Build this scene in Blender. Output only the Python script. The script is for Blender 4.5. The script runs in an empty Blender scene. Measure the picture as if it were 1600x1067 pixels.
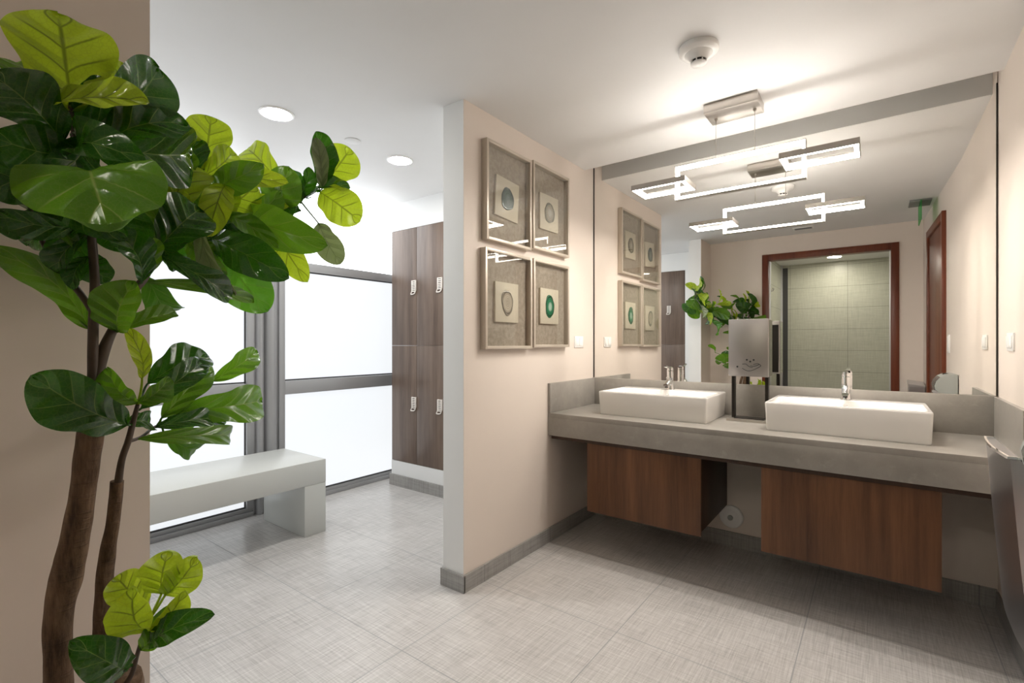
import bpy, bmesh, math, random
from mathutils import Vector, Matrix, noise

# ------------------------------------------------------------------ camera, world, exposure
scn = bpy.context.scene
cam_data = bpy.data.cameras.new('camera'); cam = bpy.data.objects.new('camera', cam_data)
scn.collection.objects.link(cam); scn.camera = cam
cam.location = (0, 0, 1.35); cam.rotation_euler = (math.radians(90), 0, math.radians(36.883))
cam_data.sensor_width = 36; cam_data.lens = 36 * 760.7 / 1600; cam_data.shift_y = 2.7 / 1600
cam_data.clip_start = 0.01
w = bpy.data.worlds.new('world'); scn.world = w; w.use_nodes = True
w.node_tree.nodes['Background'].inputs[0].default_value = (0.85, 0.93, 1, 1)
w.node_tree.nodes['Background'].inputs[1].default_value = 1.0
scn.view_settings.view_transform = 'Standard'; scn.view_settings.look = 'None'
scn.view_settings.gamma = 1; scn.view_settings.exposure = 0.16
WINDOW_LOW, WINDOW_TOP = 0.80, 3.2         # radiance of the daylit frosted panes
PENDANT, DOWNLIGHT, BACKROOM = 34.0, 150.0, 140.0
LED_STRIP_WATTS = 24.0                      # light the pendant's strips throw downwards
WARM = (1.0, 0.93, 0.84)

# ------------------------------------------------------------------ node helpers
class NT:
    def __init__(s, name):
        s.m = bpy.data.materials.new(name); s.m.use_nodes = True; s.t = s.m.node_tree
        s.t.nodes.clear(); s.out = s.t.nodes.new('ShaderNodeOutputMaterial')
    def n(s, kind, **kw):
        o = s.t.nodes.new('ShaderNode' + kind)
        for k, v in kw.items(): setattr(o, k, v)
        return o
    def link(s, a, b): s.t.links.new(a, b)
    def val(s, sock, v):
        if isinstance(v, bpy.types.NodeSocket): s.link(v, sock)
        elif v is not None:
            if isinstance(v, (tuple, list)) and len(v) == 3 and len(sock.default_value) == 4: v = (*v, 1)
            sock.default_value = v
    def math(s, op, a, b=None, c=None, clamp=False):
        o = s.n('Math', operation=op, use_clamp=clamp); s.val(o.inputs[0], a)
        if b is not None: s.val(o.inputs[1], b)
        if c is not None: s.val(o.inputs[2], c)
        return o.outputs[0]
    def mix(s, f, a, b, blend='MIX'):
        o = s.n('Mix', data_type='RGBA', blend_type=blend); s.val(o.inputs[0], f); s.val(o.inputs[6], a); s.val(o.inputs[7], b)
        return o.outputs[2]
    def coords(s, kind='Object'): return s.n('TexCoord').outputs[kind]
    def geo(s): return s.n('NewGeometry').outputs['Position']
    def noise(s, scale, vec=None, xyz=None, detail=4, rough=.55):
        v = vec or s.geo()
        if xyz:
            m = s.n('VectorMath', operation='MULTIPLY'); s.link(v, m.inputs[0]); m.inputs[1].default_value = xyz; v = m.outputs[0]
        o = s.n('TexNoise'); s.link(v, o.inputs['Vector']); o.inputs['Scale'].default_value = scale
        o.inputs['Detail'].default_value = detail; o.inputs['Roughness'].default_value = rough
        return o.outputs[0]
    def ramp(s, f, lo, hi, a=0., b=1.):
        o = s.n('MapRange'); s.val(o.inputs[0], f); o.inputs[1].default_value = lo; o.inputs[2].default_value = hi
        o.inputs[3].default_value = a; o.inputs[4].default_value = b; return o.outputs[0]
    def bump(s, h, strength=.2, dist=.01):
        o = s.n('Bump'); s.link(h, o.inputs['Height']); o.inputs['Strength'].default_value = strength
        o.inputs['Distance'].default_value = dist; return o.outputs[0]
    def bsdf(s, col, rough=.5, metal=0., normal=None, spec=.5, coat=0., emit=None, estr=0., done=True):
        o = s.n('BsdfPrincipled'); s.val(o.inputs['Base Color'], col); s.val(o.inputs['Roughness'], rough)
        o.inputs['Metallic'].default_value = metal; o.inputs['Specular IOR Level'].default_value = spec
        o.inputs['Coat Weight'].default_value = coat; o.inputs['Coat Roughness'].default_value = .08
        if normal is not None: s.link(normal, o.inputs['Normal'])
        if emit: s.val(o.inputs['Emission Color'], emit); o.inputs['Emission Strength'].default_value = estr
        if done: s.link(o.outputs[0], s.out.inputs[0])
        return o.outputs[0]

def plain(name, col, rough=.5, metal=0., spec=.5, coat=0., emit=None, estr=0., var=.03):
    t = NT(name); f = t.noise(9, detail=3)
    d = tuple(c * (1 - var) for c in col); u = tuple(min(1, c * (1 + var)) for c in col)
    t.bsdf(t.mix(f, d, u), rough, metal, None, spec, coat, emit, estr); return t.m

def paint(name, col, rough=.55):
    t = NT(name); f = t.noise(3, detail=3)
    c = t.mix(f, tuple(x * .97 for x in col), tuple(min(1, x * 1.03) for x in col))
    t.bsdf(c, rough, 0, t.bump(t.noise(160, detail=2), .04, .002), .35); return t.m

def emitter(name, col, s):
    t = NT(name); e = t.n('Emission'); t.val(e.inputs[0], col); e.inputs[1].default_value = s
    t.link(e.outputs[0], t.out.inputs[0]); return t.m

def linen(name, axes, dark, light, rough=.33, tile=None, grout=(.2, .2, .2)):
    """woven looking porcelain; axes = the two axes its threads run along"""
    t = NT(name); S = {'x': (.9, 30, 30), 'y': (30, .9, 30), 'z': (30, 30, .9)}
    h = None
    for i, a in enumerate(axes):
        o = t.noise(4.0, xyz=S[a], detail=5, rough=.7)
        o2 = t.noise(9.0, xyz=tuple(q * .75 for q in S[a]), detail=4, rough=.75)
        o = t.math('ADD', t.math('MULTIPLY', o, .5), t.math('MULTIPLY', o2, .5))
        h = o if h is None else t.math('ADD', h, o)
    h = t.math('MULTIPLY', h, .5)
    big = t.noise(1.6, detail=3)
    h = t.math('ADD', h, t.ramp(big, .3, .7, -.03, .03))
    c = t.mix(t.ramp(h, .40, .60), dark, light)
    r = rough
    if tile:
        sep = t.n('SeparateXYZ'); t.link(t.geo(), sep.inputs[0]); g = None
        for a, off, size in tile:
            k = t.math('FRACT', t.math('DIVIDE', t.math('SUBTRACT', sep.outputs['xyz'.index(a)], off), size))
            k = t.math('MINIMUM', k, t.math('SUBTRACT', 1., k))
            k = t.math('LESS_THAN', k, .0021 / size)
            g = k if g is None else t.math('MAXIMUM', g, k)
        c = t.mix(g, c, grout); r = t.math('ADD', rough, t.math('MULTIPLY', g, .4))
    t.bsdf(c, r, 0, t.bump(h, .12, .002), .5); return t.m

def wood(name, dark, light, rough=.38, axis='z', scale=1., spec=.4):
    t = NT(name)
    xyz = {'z': (10, 10, .6), 'x': (.6, 10, 10), 'y': (10, .6, 10)}[axis]
    a = t.noise(1.3 * scale, xyz=xyz, detail=6, rough=.65)
    b = t.noise(6 * scale, xyz=xyz, detail=4, rough=.7)
    big = t.noise(.9 * scale, xyz={'z': (3, 3, .7), 'x': (.7, 3, 3), 'y': (3, .7, 3)}[axis], detail=3)
    f = t.math('ADD', t.math('MULTIPLY', a, .55), t.math('ADD', t.math('MULTIPLY', b, .2), t.math('MULTIPLY', big, .25)))
    c = t.mix(t.ramp(f, .36, .64), dark, light)
    t.bsdf(c, rough, 0, t.bump(b, .06, .002), spec); return t.m

def brushed(name, col, rough=.3, axis='z'):
    t = NT(name)
    f = t.noise(6, xyz={'x': (.3, 60, 60), 'z': (60, 60, .3), 'y': (60, .3, 60)}[axis], detail=2)
    c = t.mix(f, tuple(x * .93 for x in col), col)
    t.bsdf(c, rough, 1., None); return t.m

# ------------------------------------------------------------------ materials
M = {}
M['paint'] = paint('warm_beige_paint', (.75, .665, .595))
M['paint_window_lit'] = paint('wall_paint_window_lit', (.80, .80, .79))  # cool window light on the corridor-side faces put into the wall colour
M['ceiling'] = paint('ceiling_paint', (.75, .745, .74), .6)
M['floor'] = linen('woven_porcelain_floor', 'xy', (.39, .37, .355), (.70, .68, .66), .25, (('x', .42, .697), ('y', 1.42, .692)), (.30, .30, .30))
M['skirt_y'] = linen('woven_porcelain_skirting_a', 'yz', (.22, .21, .20), (.42, .41, .39), .4, (('y', 1.42, .692),))
M['skirt_x'] = linen('woven_porcelain_skirting_b', 'xz', (.22, .21, .20), (.42, .41, .39), .4, (('x', .42, .697),))
M['tile_wall'] = linen('woven_wall_tile', 'xz', (.42, .43, .35), (.62, .63, .53), .35, (('x', -.33, .70), ('z', .05, .30)), (.25, .25, .2))
M['tile_wall_side'] = linen('woven_wall_tile_side', 'yz', (.42, .43, .35), (.62, .63, .53), .35, (('y', -.33, .70), ('z', .05, .30)), (.25, .25, .2))
M['locker'] = wood('grey_brown_laminate', (.080, .052, .038), (.20, .142, .108), .34, spec=.45)
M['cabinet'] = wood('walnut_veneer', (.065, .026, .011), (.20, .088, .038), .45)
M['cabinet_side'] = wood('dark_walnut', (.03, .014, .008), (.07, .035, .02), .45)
M['mahogany'] = wood('mahogany', (.10, .02, .007), (.20, .05, .018), .38)
M['alu'] = plain('grey_anodised_aluminium', (.40, .40, .405), .38, .35, var=.01)
M['alu_dark'] = plain('dark_gasket', (.06, .06, .06), .5)
M['alu_light'] = brushed('light_aluminium', (.72, .73, .75), .35)
M['steel'] = brushed('brushed_steel', (.50, .47, .45), .34, 'z')
M['steel_h'] = brushed('brushed_nickel', (.56, .52, .48), .33, 'x')
M['bin_steel'] = brushed('satin_steel', (.60, .60, .62), .3, 'z')
M['chrome'] = plain('chrome', (.86, .87, .88), .06, 1.)
M['black'] = plain('black_metal', (.02, .016, .013), .35, .3)
M['pictogram'] = plain('black_print', (.01, .01, .01), .6)
M['ceramic'] = plain('white_ceramic', (.90, .88, .85), .12, 0, .5, .4, var=.005)
M['plastic'] = plain('white_plastic', (.85, .84, .82), .35, var=.01)
M['cream'] = plain('cream_plastic', (.82, .76, .70), .35, var=.01)
M['bench'] = plain('pale_grey_solid_surface', (.62, .63, .60), .3, var=.01)
M['grey_plastic'] = plain('grey_plastic', (.34, .36, .34), .35)
M['smoke_glass'] = plain('dark_grey_plastic', (.05, .06, .06), .15)
M['vent'] = plain('vent_grey', (.20, .20, .20), .5)
M['frame'] = plain('champagne_frame', (.56, .49, .41), .36, .25)
M['block'] = plain('cream_block', (.66, .58, .47), .6)
M['pot'] = plain('dark_planter', (.05, .045, .04), .5)
M['soil'] = plain('soil', (.03, .02, .012), .95)
M['mirror'] = NT('mirror_silver'); M['mirror'].bsdf((.93, .925, .905), 0.0, 1.); M['mirror'] = M['mirror'].m
t = NT('counter_stone'); n1 = t.noise(2.2, detail=7, rough=.7); n2 = t.noise(14, detail=5, rough=.75)
c = t.mix(t.ramp(n1, .35, .65), (.28, .262, .235), (.385, .36, .325)); c = t.mix(t.ramp(n2, .56, .72, 0, .35), c, (.47, .45, .41))
t.bsdf(c, .32, 0, t.bump(n2, .05, .002), .45); M['stone'] = t.m
t = NT('mottled_paper'); n1 = t.noise(38, detail=6, rough=.7)
t.bsdf(t.mix(t.ramp(n1, .4, .62), (.33, .27, .22), (.43, .36, .30)), .75); M['paper'] = t.m
t = NT('clear_glass'); fr = t.n('LayerWeight'); fr.inputs[0].default_value = .5
gl = t.n('BsdfGlossy'); gl.inputs['Roughness'].default_value = .0; tr = t.n('BsdfTransparent'); tr.inputs[0].default_value = (.96, .97, .96, 1)
mx = t.n('MixShader'); t.link(t.math('ADD', t.math('MULTIPLY', t.math('POWER', fr.outputs[1], 5.), .9), .05), mx.inputs[0]); t.link(tr.outputs[0], mx.inputs[1]); t.link(gl.outputs[0], mx.inputs[2])
t.link(mx.outputs[0], t.out.inputs[0]); M['glass'] = t.m
t = NT('green_acrylic'); tr = t.n('BsdfTransparent'); tr.inputs[0].default_value = (.45, .85, .5, 1); pb = t.bsdf((.1, .5, .15), .2, done=False)
mx = t.n('MixShader'); mx.inputs[0].default_value = .35; t.link(tr.outputs[0], mx.inputs[1]); t.link(pb, mx.inputs[2]); t.link(mx.outputs[0], t.out.inputs[0]); M['green_acrylic'] = t.m
M['diffuser'] = emitter('warm_led_diffuser', (1., .95, .88), PENDANT)
M['downlight'] = emitter('downlight_diffuser', (1., .97, .92), DOWNLIGHT)
M['backlight'] = emitter('back_room_diffuser', (1., .93, .8), BACKROOM)
def frosted(name, s):
    t = NT(name); f = t.noise(1.1, detail=2)
    t.bsdf((.22, .23, .235), .45, spec=.3, emit=t.mix(f, (.90, .95, 1.0), (.97, .985, 1.0)), estr=s); return t.m
M['pane'] = frosted('frosted_glass_daylit', WINDOW_LOW); M['pane_top'] = frosted('frosted_glass_daylit_top', WINDOW_TOP)

def agate(name, rim, mid, core, seed):
    t = NT(name); v = t.coords('UV'); s = t.n('SeparateXYZ'); t.link(v, s.inputs[0]); r = s.outputs[0]
    nz = t.noise(18, detail=4); r2 = t.math('ADD', r, t.math('MULTIPLY', t.math('SUBTRACT', nz, .5), .25))
    ring = t.math('MULTIPLY', t.math('ADD', t.math('SINE', t.math('MULTIPLY', r2, 34.)), 1.), .5)
    c = t.mix(t.ramp(r2, .25, .5), core, mid); c = t.mix(t.ramp(r2, .68, .84), c, rim)
    c = t.mix(t.math('MULTIPLY', ring, .25), c, tuple(min(1, x * 2.2 + .04) for x in mid))
    t.bsdf(c, .12, coat=.5); return t.m

LEAF = []
def leafmat(name, base, base2, vein, trans, tfac, rough, veinw):
    t = NT(name); s = t.n('SeparateXYZ'); t.link(t.coords('UV'), s.inputs[0]); u = s.outputs[0]
    v = t.math('ABSOLUTE', t.math('SUBTRACT', t.math('MULTIPLY', s.outputs[1], 2.), 1.))
    nz = t.noise(22, detail=4)
    uu = t.math('ADD', t.math('SUBTRACT', u, t.math('MULTIPLY', t.math('POWER', v, .85), .26)), t.math('MULTIPLY', t.math('SUBTRACT', nz, .5), .02))
    k = t.math('ABSOLUTE', t.math('SUBTRACT', t.math('FRACT', t.math('MULTIPLY', uu, 4.3)), .5))
    side = t.math('MULTIPLY', t.ramp(k, .012 * veinw, .05 * veinw, 1, 0), t.ramp(v, .55, .95, 1, 0))
    side = t.math('MULTIPLY', side, t.math('GREATER_THAN', uu, .02))
    midr = t.ramp(v, .012 * veinw, .04 * veinw, 1, 0)
    midr = t.math('MULTIPLY', midr, t.ramp(u, .8, .97, 1, 0))
    fine = t.n('TexVoronoi', feature='DISTANCE_TO_EDGE'); t.link(t.geo(), fine.inputs['Vector']); fine.inputs['Scale'].default_value = 110
    fm = t.math('MULTIPLY', t.ramp(fine.outputs[0], .0, .09, 1, 0), .22)
    vm = t.math('MAXIMUM', t.math('MAXIMUM', side, midr), fm)
    c0 = t.mix(t.ramp(t.noise(7, detail=3), .35, .65), base, base2)
    c = t.mix(t.math('MULTIPLY', vm, .8), c0, vein)
    puck = t.math('ADD', t.ramp(k, 0, .5, 0, 1), t.math('MULTIPLY', t.noise(16, detail=3), .35))
    nm = t.bump(puck, .55, .008)
    b = t.bsdf(c, rough, 0, nm, .5, .25, done=False)
    tr = t.n('BsdfTranslucent'); t.val(tr.inputs[0], t.mix(t.math('MULTIPLY', vm, .7), trans, tuple(q * .35 for q in trans))); t.link(nm, tr.inputs[1])
    mx = t.n('MixShader'); mx.inputs[0].default_value = tfac; t.link(b, mx.inputs[1]); t.link(tr.outputs[0], mx.inputs[2])
    t.link(mx.outputs[0], t.out.inputs[0]); LEAF.append(t.m)
leafmat('leaf_deep_green', (.008, .045, .006), (.018, .085, .010), (.22, .36, .07), (.10, .38, .01), .2, .2, .7)
leafmat('leaf_mid_green', (.036, .125, .008), (.075, .20, .013), (.36, .46, .10), (.26, .56, .02), .32, .25, .8)
leafmat('leaf_backlit_lime', (.36, .50, .014), (.46, .60, .03), (.035, .06, .008), (.62, .80, .03), .42, .36, 1.6)  # bright lime base: light shining through the blade put into the colour
leafmat('leaf_pale_underside', (.20, .24, .13), (.30, .33, .2), (.12, .14, .06), (.35, .45, .15), .25, .5, 1.)
leafmat('leaf_fresh_green', (.05, .20, .012), (.09, .28, .02), (.28, .5, .08), (.20, .55, .03), .3, .25, 1.)
t = NT('fig_bark'); n1 = t.noise(7, xyz=(6, 6, 1.2), detail=6, rough=.7); n2 = t.noise(5, xyz=(2, 2, 22), detail=3)
t.bsdf(t.mix(t.ramp(n1, .35, .65), (.055, .032, .018), (.20, .125, .075)), .8, 0, t.bump(t.math('ADD', n1, t.ramp(n2, .55, .7, 0, .6)), .8, .006), .3); M['bark'] = t.m
t = NT('fig_twig'); n1 = t.noise(30, detail=4); t.bsdf(t.mix(n1, (.035, .022, .014), (.10, .065, .04)), .6, 0, t.bump(n1, .4, .003)); M['twig'] = t.m

# ------------------------------------------------------------------ object helpers
def wloc(o):
    v = Vector((0, 0, 0))
    while o is not None: v += Vector(o.location); o = o.parent
    return v
def tag(o, label=None, cat=None, group=None, kind=None):
    for k, v in (('label', label), ('category', cat), ('group', group), ('kind', kind)):
        if v: o[k] = v
    return o
def thing(name, loc, label, cat, group=None, kind=None):
    o = bpy.data.objects.new(name, None); o.empty_display_size = .05; o.location = loc
    scn.collection.objects.link(o); return tag(o, label, cat, group, kind)

class MB:
    def __init__(s): s.bm = bmesh.new(); s.uv = s.bm.loops.layers.uv.new('UVMap')
    def box(s, x0, x1, y0, y1, z0, z1, bev=0., mat=None, seg=2):
        vs = [s.bm.verts.new((x, y, z)) for x in (x0, x1) for y in (y0, y1) for z in (z0, z1)]
        f = [s.bm.faces.new([vs[i] for i in q]) for q in ((0, 1, 3, 2), (4, 6, 7, 5), (0, 4, 5, 1), (2, 3, 7, 6), (0, 2, 6, 4), (1, 5, 7, 3))]
        if mat is not None:
            for v in vs: v.co = mat @ v.co
        bmesh.ops.recalc_face_normals(s.bm, faces=f)
        if bev:
            ed = list({e for q in f for e in q.edges})
            bmesh.ops.bevel(s.bm, geom=ed, offset=bev, segments=seg, affect='EDGES', profile=.5)
        return s
    def prism(s, pts, z0, z1):
        a = [s.bm.verts.new((x, y, z0)) for x, y in pts]; b = [s.bm.verts.new((x, y, z1)) for x, y in pts]; n = len(pts)
        f = [s.bm.faces.new(a), s.bm.faces.new(b)] + [s.bm.faces.new((a[i], a[(i + 1) % n], b[(i + 1) % n], b[i])) for i in range(n)]
        bmesh.ops.recalc_face_normals(s.bm, faces=f); return s
    def loft(s, rings, cap0=True, cap1=True, closed=True):
        R = [[s.bm.verts.new(p) for p in r] for r in rings]; n = len(R[0]); f = []
        for a, b in zip(R[:-1], R[1:]):
            for i in range(n if closed else n - 1):
                f.append(s.bm.faces.new((a[i], a[(i + 1) % n], b[(i + 1) % n], b[i])))
        if cap0: f.append(s.bm.faces.new(R[0][::-1]))
        if cap1: f.append(s.bm.faces.new(R[-1]))
        bmesh.ops.recalc_face_normals(s.bm, faces=f); return s
    def lathe(s, c, prof, n=40, axis='z', sgn=1):
        def P(r, h, a):
            p = (r * math.cos(a), r * math.sin(a), h * sgn)
            if axis == 'y': p = (p[0], p[2], p[1])
            if axis == 'x': p = (p[2], p[0], p[1])
            return Vector(c) + Vector(p)
        return s.loft([[P(max(r, 1e-4), h, 2 * math.pi * i / n) for i in range(n)] for r, h in prof])
    def tube(s, pts, n=10, caps=True, rough=0., seed=0):
        P = [Vector(p[:3]) for p in pts]; R = [p[3] for p in pts]; rings = []
        up = Vector((.31, .9, .17)).normalized(); d0 = (P[1] - P[0]).normalized(); x = d0.cross(up).normalized()
        for i, p in enumerate(P):
            d = (P[min(i + 1, len(P) - 1)] - P[max(i - 1, 0)]).normalized()
            x = (x - d * x.dot(d)).normalized(); y = d.cross(x)
            ring = []
            for k in range(n):
                a = 2 * math.pi * k / n; v = x * math.cos(a) + y * math.sin(a)
                r = R[i]
                if rough: r *= 1 + rough * (noise.noise((p + v * .06 + Vector((seed, 0, 0))) * 22) + .6 * noise.noise((p * 9 + v * .6)))
                ring.append(p + v * r)
            rings.append(ring)
        return s.loft(rings, caps, caps)
    def build(s, name, mat, parent=None, smooth=False, label=None):
        me = bpy.data.meshes.new(name)
        if parent is not None: off = wloc(parent)
        else:
            cs = [v.co for v in s.bm.verts]
            off = Vector(((min(c.x for c in cs) + max(c.x for c in cs)) / 2, (min(c.y for c in cs) + max(c.y for c in cs)) / 2, min(c.z for c in cs)))
        for v in s.bm.verts: v.co -= off
        s.bm.to_mesh(me); s.bm.free(); me.materials.append(mat)
        o = bpy.data.objects.new(name, me); scn.collection.objects.link(o)
        if parent is not None: o.parent = parent
        else: o.location = off
        if smooth:
            for p in me.polygons: p.use_smooth = True
            if smooth != 'all':
                try: me.set_sharp_from_angle(angle=math.radians(38))
                except Exception: pass
        if label: o['label'] = label
        return o
def B(name, x0, x1, y0, y1, z0, z1, mat, parent=None, bev=0., label=None):
    return MB().box(x0, x1, y0, y1, z0, z1, bev).build(name, mat, parent, smooth=bool(bev), label=label)
def struct(o): o['kind'] = 'structure'; return o
def smooth_path(pts, k=6):
    out = []; n = len(pts)
    for i in range(n - 1):
        p0, p1, p2, p3 = pts[max(i - 1, 0)], pts[i], pts[i + 1], pts[min(i + 2, n - 1)]
        for j in range(k):
            t = j / k
            out.append(tuple(.5 * (2 * b + (c - a) * t + (2 * a - 5 * b + 4 * c - d) * t * t + (3 * b - a - 3 * c + d) * t ** 3) for a, b, c, d in zip(p0, p1, p2, p3)))
    out.append(tuple(pts[-1])); return out

# ------------------------------------------------------------------ room shell
XP, XQ = -1.791, -1.945            # the two faces of the dividing walls
XR, YM, YA, ZC, ZT = .492, 3.46, 3.314, 2.673, 2.95
SIDE = [(.492, 3.60), (.483, 2.2), (.432, .98), (.395, .0)]
def xs(y):
    for (x1, y1), (x0, y0) in zip(SIDE[:-1], SIDE[1:]):
        if y >= y0: return x0 + (x1 - x0) * (y - y0) / (y1 - y0)
    return SIDE[-1][0]
struct(B('floor', -4.05, 1.0, -1.45, 3.75, -.08, 0, M['floor']))
struct(B('ceiling', -3.595, .75, 0, YA, ZC, ZT, M['ceiling']))
struct(B('ceiling_corridor', -3.595, -1.2, -.6, 0, ZC, ZT, M['ceiling']))
struct(B('ceiling_above_cove', -4.05, .75, -.6, 3.75, ZT, ZT + .05, M['ceiling']))
struct(B('wall_front', XQ, .75, YM + .006, 3.6, 0, ZT, M['paint']))
struct(B('wall_divider_front', XQ, XP - .002, 1.951, YM + .006, 0, ZT - .002, M['paint_window_lit']))
struct(B('wall_divider_front_room_side', XP - .002, XP, 1.9512, YM + .006, 0, ZT - .002, M['paint']))
struct(B('wall_divider_back', XQ, XP - .002, -.30, .53, 0, ZC, M['paint_window_lit']))
struct(B('wall_divider_back_room_side', XP - .002, XP, 0, .5298, 0, ZC, M['paint']))
struct(MB().prism(SIDE + [(.75, .0), (.75, 3.6)], 0, ZC).build('wall_right', M['paint']))
struct(MB().prism([(.492, 3.466), (.4904, YA), (.75, YA), (.75, 3.466)], ZC, ZT).build('wall_right_cove', M['paint']))
m = MB(); m.box(XP, -1.125, .0, .1, 0, ZC); m.box(.155, xs(.05), .0, .1, 0, ZC); m.box(-1.125, .155, .0, .1, 2.42, ZC)
struct(m.build('wall_back', M['paint']))
# corridor end walls
m = MB(); m.box(-3.729, XQ, 3.045, 3.6, 2.416, ZT); m.box(-3.729, XQ, 3.045, 3.6, 0, .234); m.box(-3.03, XQ, 3.045, 3.6, .234, 2.416); m.box(-3.729, -3.03, 3.42, 3.6, .234, 2.416)
struct(m.build('wall_locker_niche', M['paint_window_lit']))
m = MB(); m.box(-4.05, XQ, -.7, -.27, 2.416, ZT); m.box(-4.05, XQ, -.7, -.27, 0, .234); m.box(-4.05, -2.95, -.7, -.27, .234, 2.416); m.box(-2.24, XQ, -.7, -.27, .234, 2.416); m.box(-2.95, -2.24, -.7, -.62, .234, 2.416)
struct(m.build('wall_corridor_end', M['paint_window_lit']))
struct(B('wall_outer', -4.05, -3.70, 3.62, 3.75, 0, ZT, M['paint_window_lit']))
# skirting
struct(MB().box(XP - .001, XP + .012, 1.94, YM, 0, .095, .002).build('baseboard_divider', M['skirt_y']))
m = MB(); m.box(XQ - .012, XP + .012, 1.938, 1.952, 0, .095, .002); struct(m.build('baseboard_divider_end', M['skirt_x']))
struct(B('baseboard_divider_corridor', XQ - .012, XQ + .001, 1.952, 3.045, 0, .095, M['skirt_y']))
struct(B('baseboard_front', XP + .012, .487, YM - .008, YM + .007, 0, .098, M['skirt_x']))
struct(B('baseboard_niche', -3.745, XQ - .012, 3.03, 3.046, 0, .105, M['skirt_x']))
struct(B('baseboard_left', XP - .001, XP + .012, .1, .53, 0, .095, M['skirt_y']))
struct(B('baseboard_left_end', XQ - .012, XP + .012, .529, .542, 0, .095, M['skirt_x']))
a, b = 1.60, 3.44
struct(MB().prism([(xs(a) + .003, a), (xs(2.2) + .003, 2.2), (xs(b) + .003, b), (xs(b) - .012, b), (xs(2.2) - .012, 2.2), (xs(a) - .012, a)], 0, .095).build('baseboard_right', M['skirt_y']))
struct(B('baseboard_back', XP + .012, -1.164, .098, .112, 0, .095, M['skirt_x']))

# ------------------------------------------------------------------ tiled room seen through the doorway, in the mirror
TZ = 2.5
struct(B('wall_tiled_far', -1.30, .75, -1.40, -1.30, 0, TZ, M['tile_wall']))
struct(B('wall_tiled_left', -1.30, -1.15, -1.30, .0, 0, TZ, M['tile_wall_side']))
struct(B('wall_tiled_right', .50, .75, -1.30, -.001, 0, TZ, M['tile_wall_side']))
struct(B('ceiling_tiled_room', -1.30, .75, -1.40, -.001, TZ, TZ + .08, M['ceiling']))
struct(B('trim_1', -1.149, -1.125, -1.299, -1.27, 0, TZ, M['alu_light']))
struct(B('trim_2', -1.124, -1.06, -1.299, -1.285, 0, TZ - .04, M['alu_dark']))
struct(B('trim_3', .235, .27, -1.299, -1.27, 0, TZ - .1, M['chrome']))
hk = thing('towel_hook', (-1.145, -.25, 2.05), 'small chrome double hook on the tiled wall inside the doorway, seen in the mirror', 'hook')
B('plate', -1.151, -1.143, -.28, -.22, 2.03, 2.07, M['chrome'], hk, .002)
for s in (-1, 1):
    MB().tube([(-1.145, -.25 + s * .02, 2.05, .005), (-1.12, -.25 + s * .03, 2.03, .005), (-1.10, -.25 + s * .035, 2.04, .005), (-1.09, -.25 + s * .04, 2.07, .006)], 8).build('prong', M['chrome'], hk, 'all')
dl = thing('downlight', (-.455, -.80, TZ), 'round downlight in the ceiling of the tiled room beyond the doorway, seen in the mirror', 'light')
MB().lathe((-.455, -.80, TZ), [(.095, 0), (.095, -.006), (.078, -.01), (.078, -.004)]).build('trim_ring', M['plastic'], dl, True)
MB().lathe((-.455, -.80, TZ), [(.078, -.003), (.077, -.0095), (.001, -.0095)]).build('diffuser', M['backlight'], dl)

# door casings
d1 = thing('door_1', (-.48, .05, 0), 'brown wood frame of the open doorway in the back wall, seen in the mirror', 'door frame', None, 'structure')
m = MB(); m.box(-1.163, -1.09, -.02, .118, 0, 2.46, .003); m.box(.12, .192, -.02, .118, 0, 2.46, .003); m.box(-1.09, .12, -.02, .118, 2.385, 2.46, .003)
m.build('frame', M['mahogany'], d1, True)
m = MB(); m.box(-1.088, -1.078, .0, .06, 0, 2.38); m.box(.108, .118, .0, .06, 0, 2.38); m.build('door_stop', M['alu_light'], d1)
d2 = thing('door_2', (.45, 1.06, 0), 'reddish brown door and frame in the right wall, seen edge-on in the mirror', 'door', None, 'structure')
ang = math.atan2(.432 - .395, .98); c0 = Vector((xs(1.06), 1.06, 0))
MT = Matrix.Translation(c0) @ Matrix.Rotation(-math.atan2(xs(1.5) - xs(.6), .9), 4, 'Z')
m = MB(); m.box(-.028, .02, -.49, -.42, 0, 2.45, .003, MT); m.box(-.028, .02, .42, .49, 0, 2.45, .003, MT); m.box(-.028, .02, -.42, .42, 2.38, 2.45, .003, MT)
m.build('frame', M['mahogany'], d2, True)
m = MB(); m.box(-.012, .02, -.418, .418, .01, 2.378, .002, MT); m.build('door_leaf', M['mahogany'], d2, True)

# ------------------------------------------------------------------ daylit window wall
XG = -3.935
def window(name, label, y0, y1):
    wd = thing(name, (XG, (y0 + y1) / 2, 0), label, 'window', None, 'structure')
    f = MB()
    f.box(XG - .03, XG + .03, y0, y1, 0, .035, .003); f.box(XG - .03, XG + .015, y0, y1, .035, .062, .002)
    for za, zb in ((.925, 1.035), (1.965, 2.04)):
        f.box(XG - .03, XG + .022, y0 + .04, y1 - .04, za, zb, .003)
    for ya in (y0, y1 - .05): f.box(XG - .03, XG + .028, ya, ya + .05, .062, ZT - .001, .003)
    f.build('window_frame', M['alu'], wd, True)
    g = MB()
    for za in (.064, 1.037, 1.955): g.box(XG - .02, XG + .004, y0 + .05, y1 - .05, za, za + .012)
    for ya in (y0 + .05, y1 - .058): g.box(XG - .02, XG + .004, ya, ya + .008, .076, 1.95)
    g.build('gasket', M['alu_dark'], wd)
    for za, zb, mm in ((.062, .925, 'pane'), (1.035, 1.965, 'pane'), (2.04, ZT - .001, 'pane_top')):
        B('pane', XG - .014, XG - .004, y0 + .05, y1 - .05, za, zb, M[mm], wd)
window('window_1', 'tall frosted window bay behind the bench, left of the grey column', -.27, 1.835)
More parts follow.
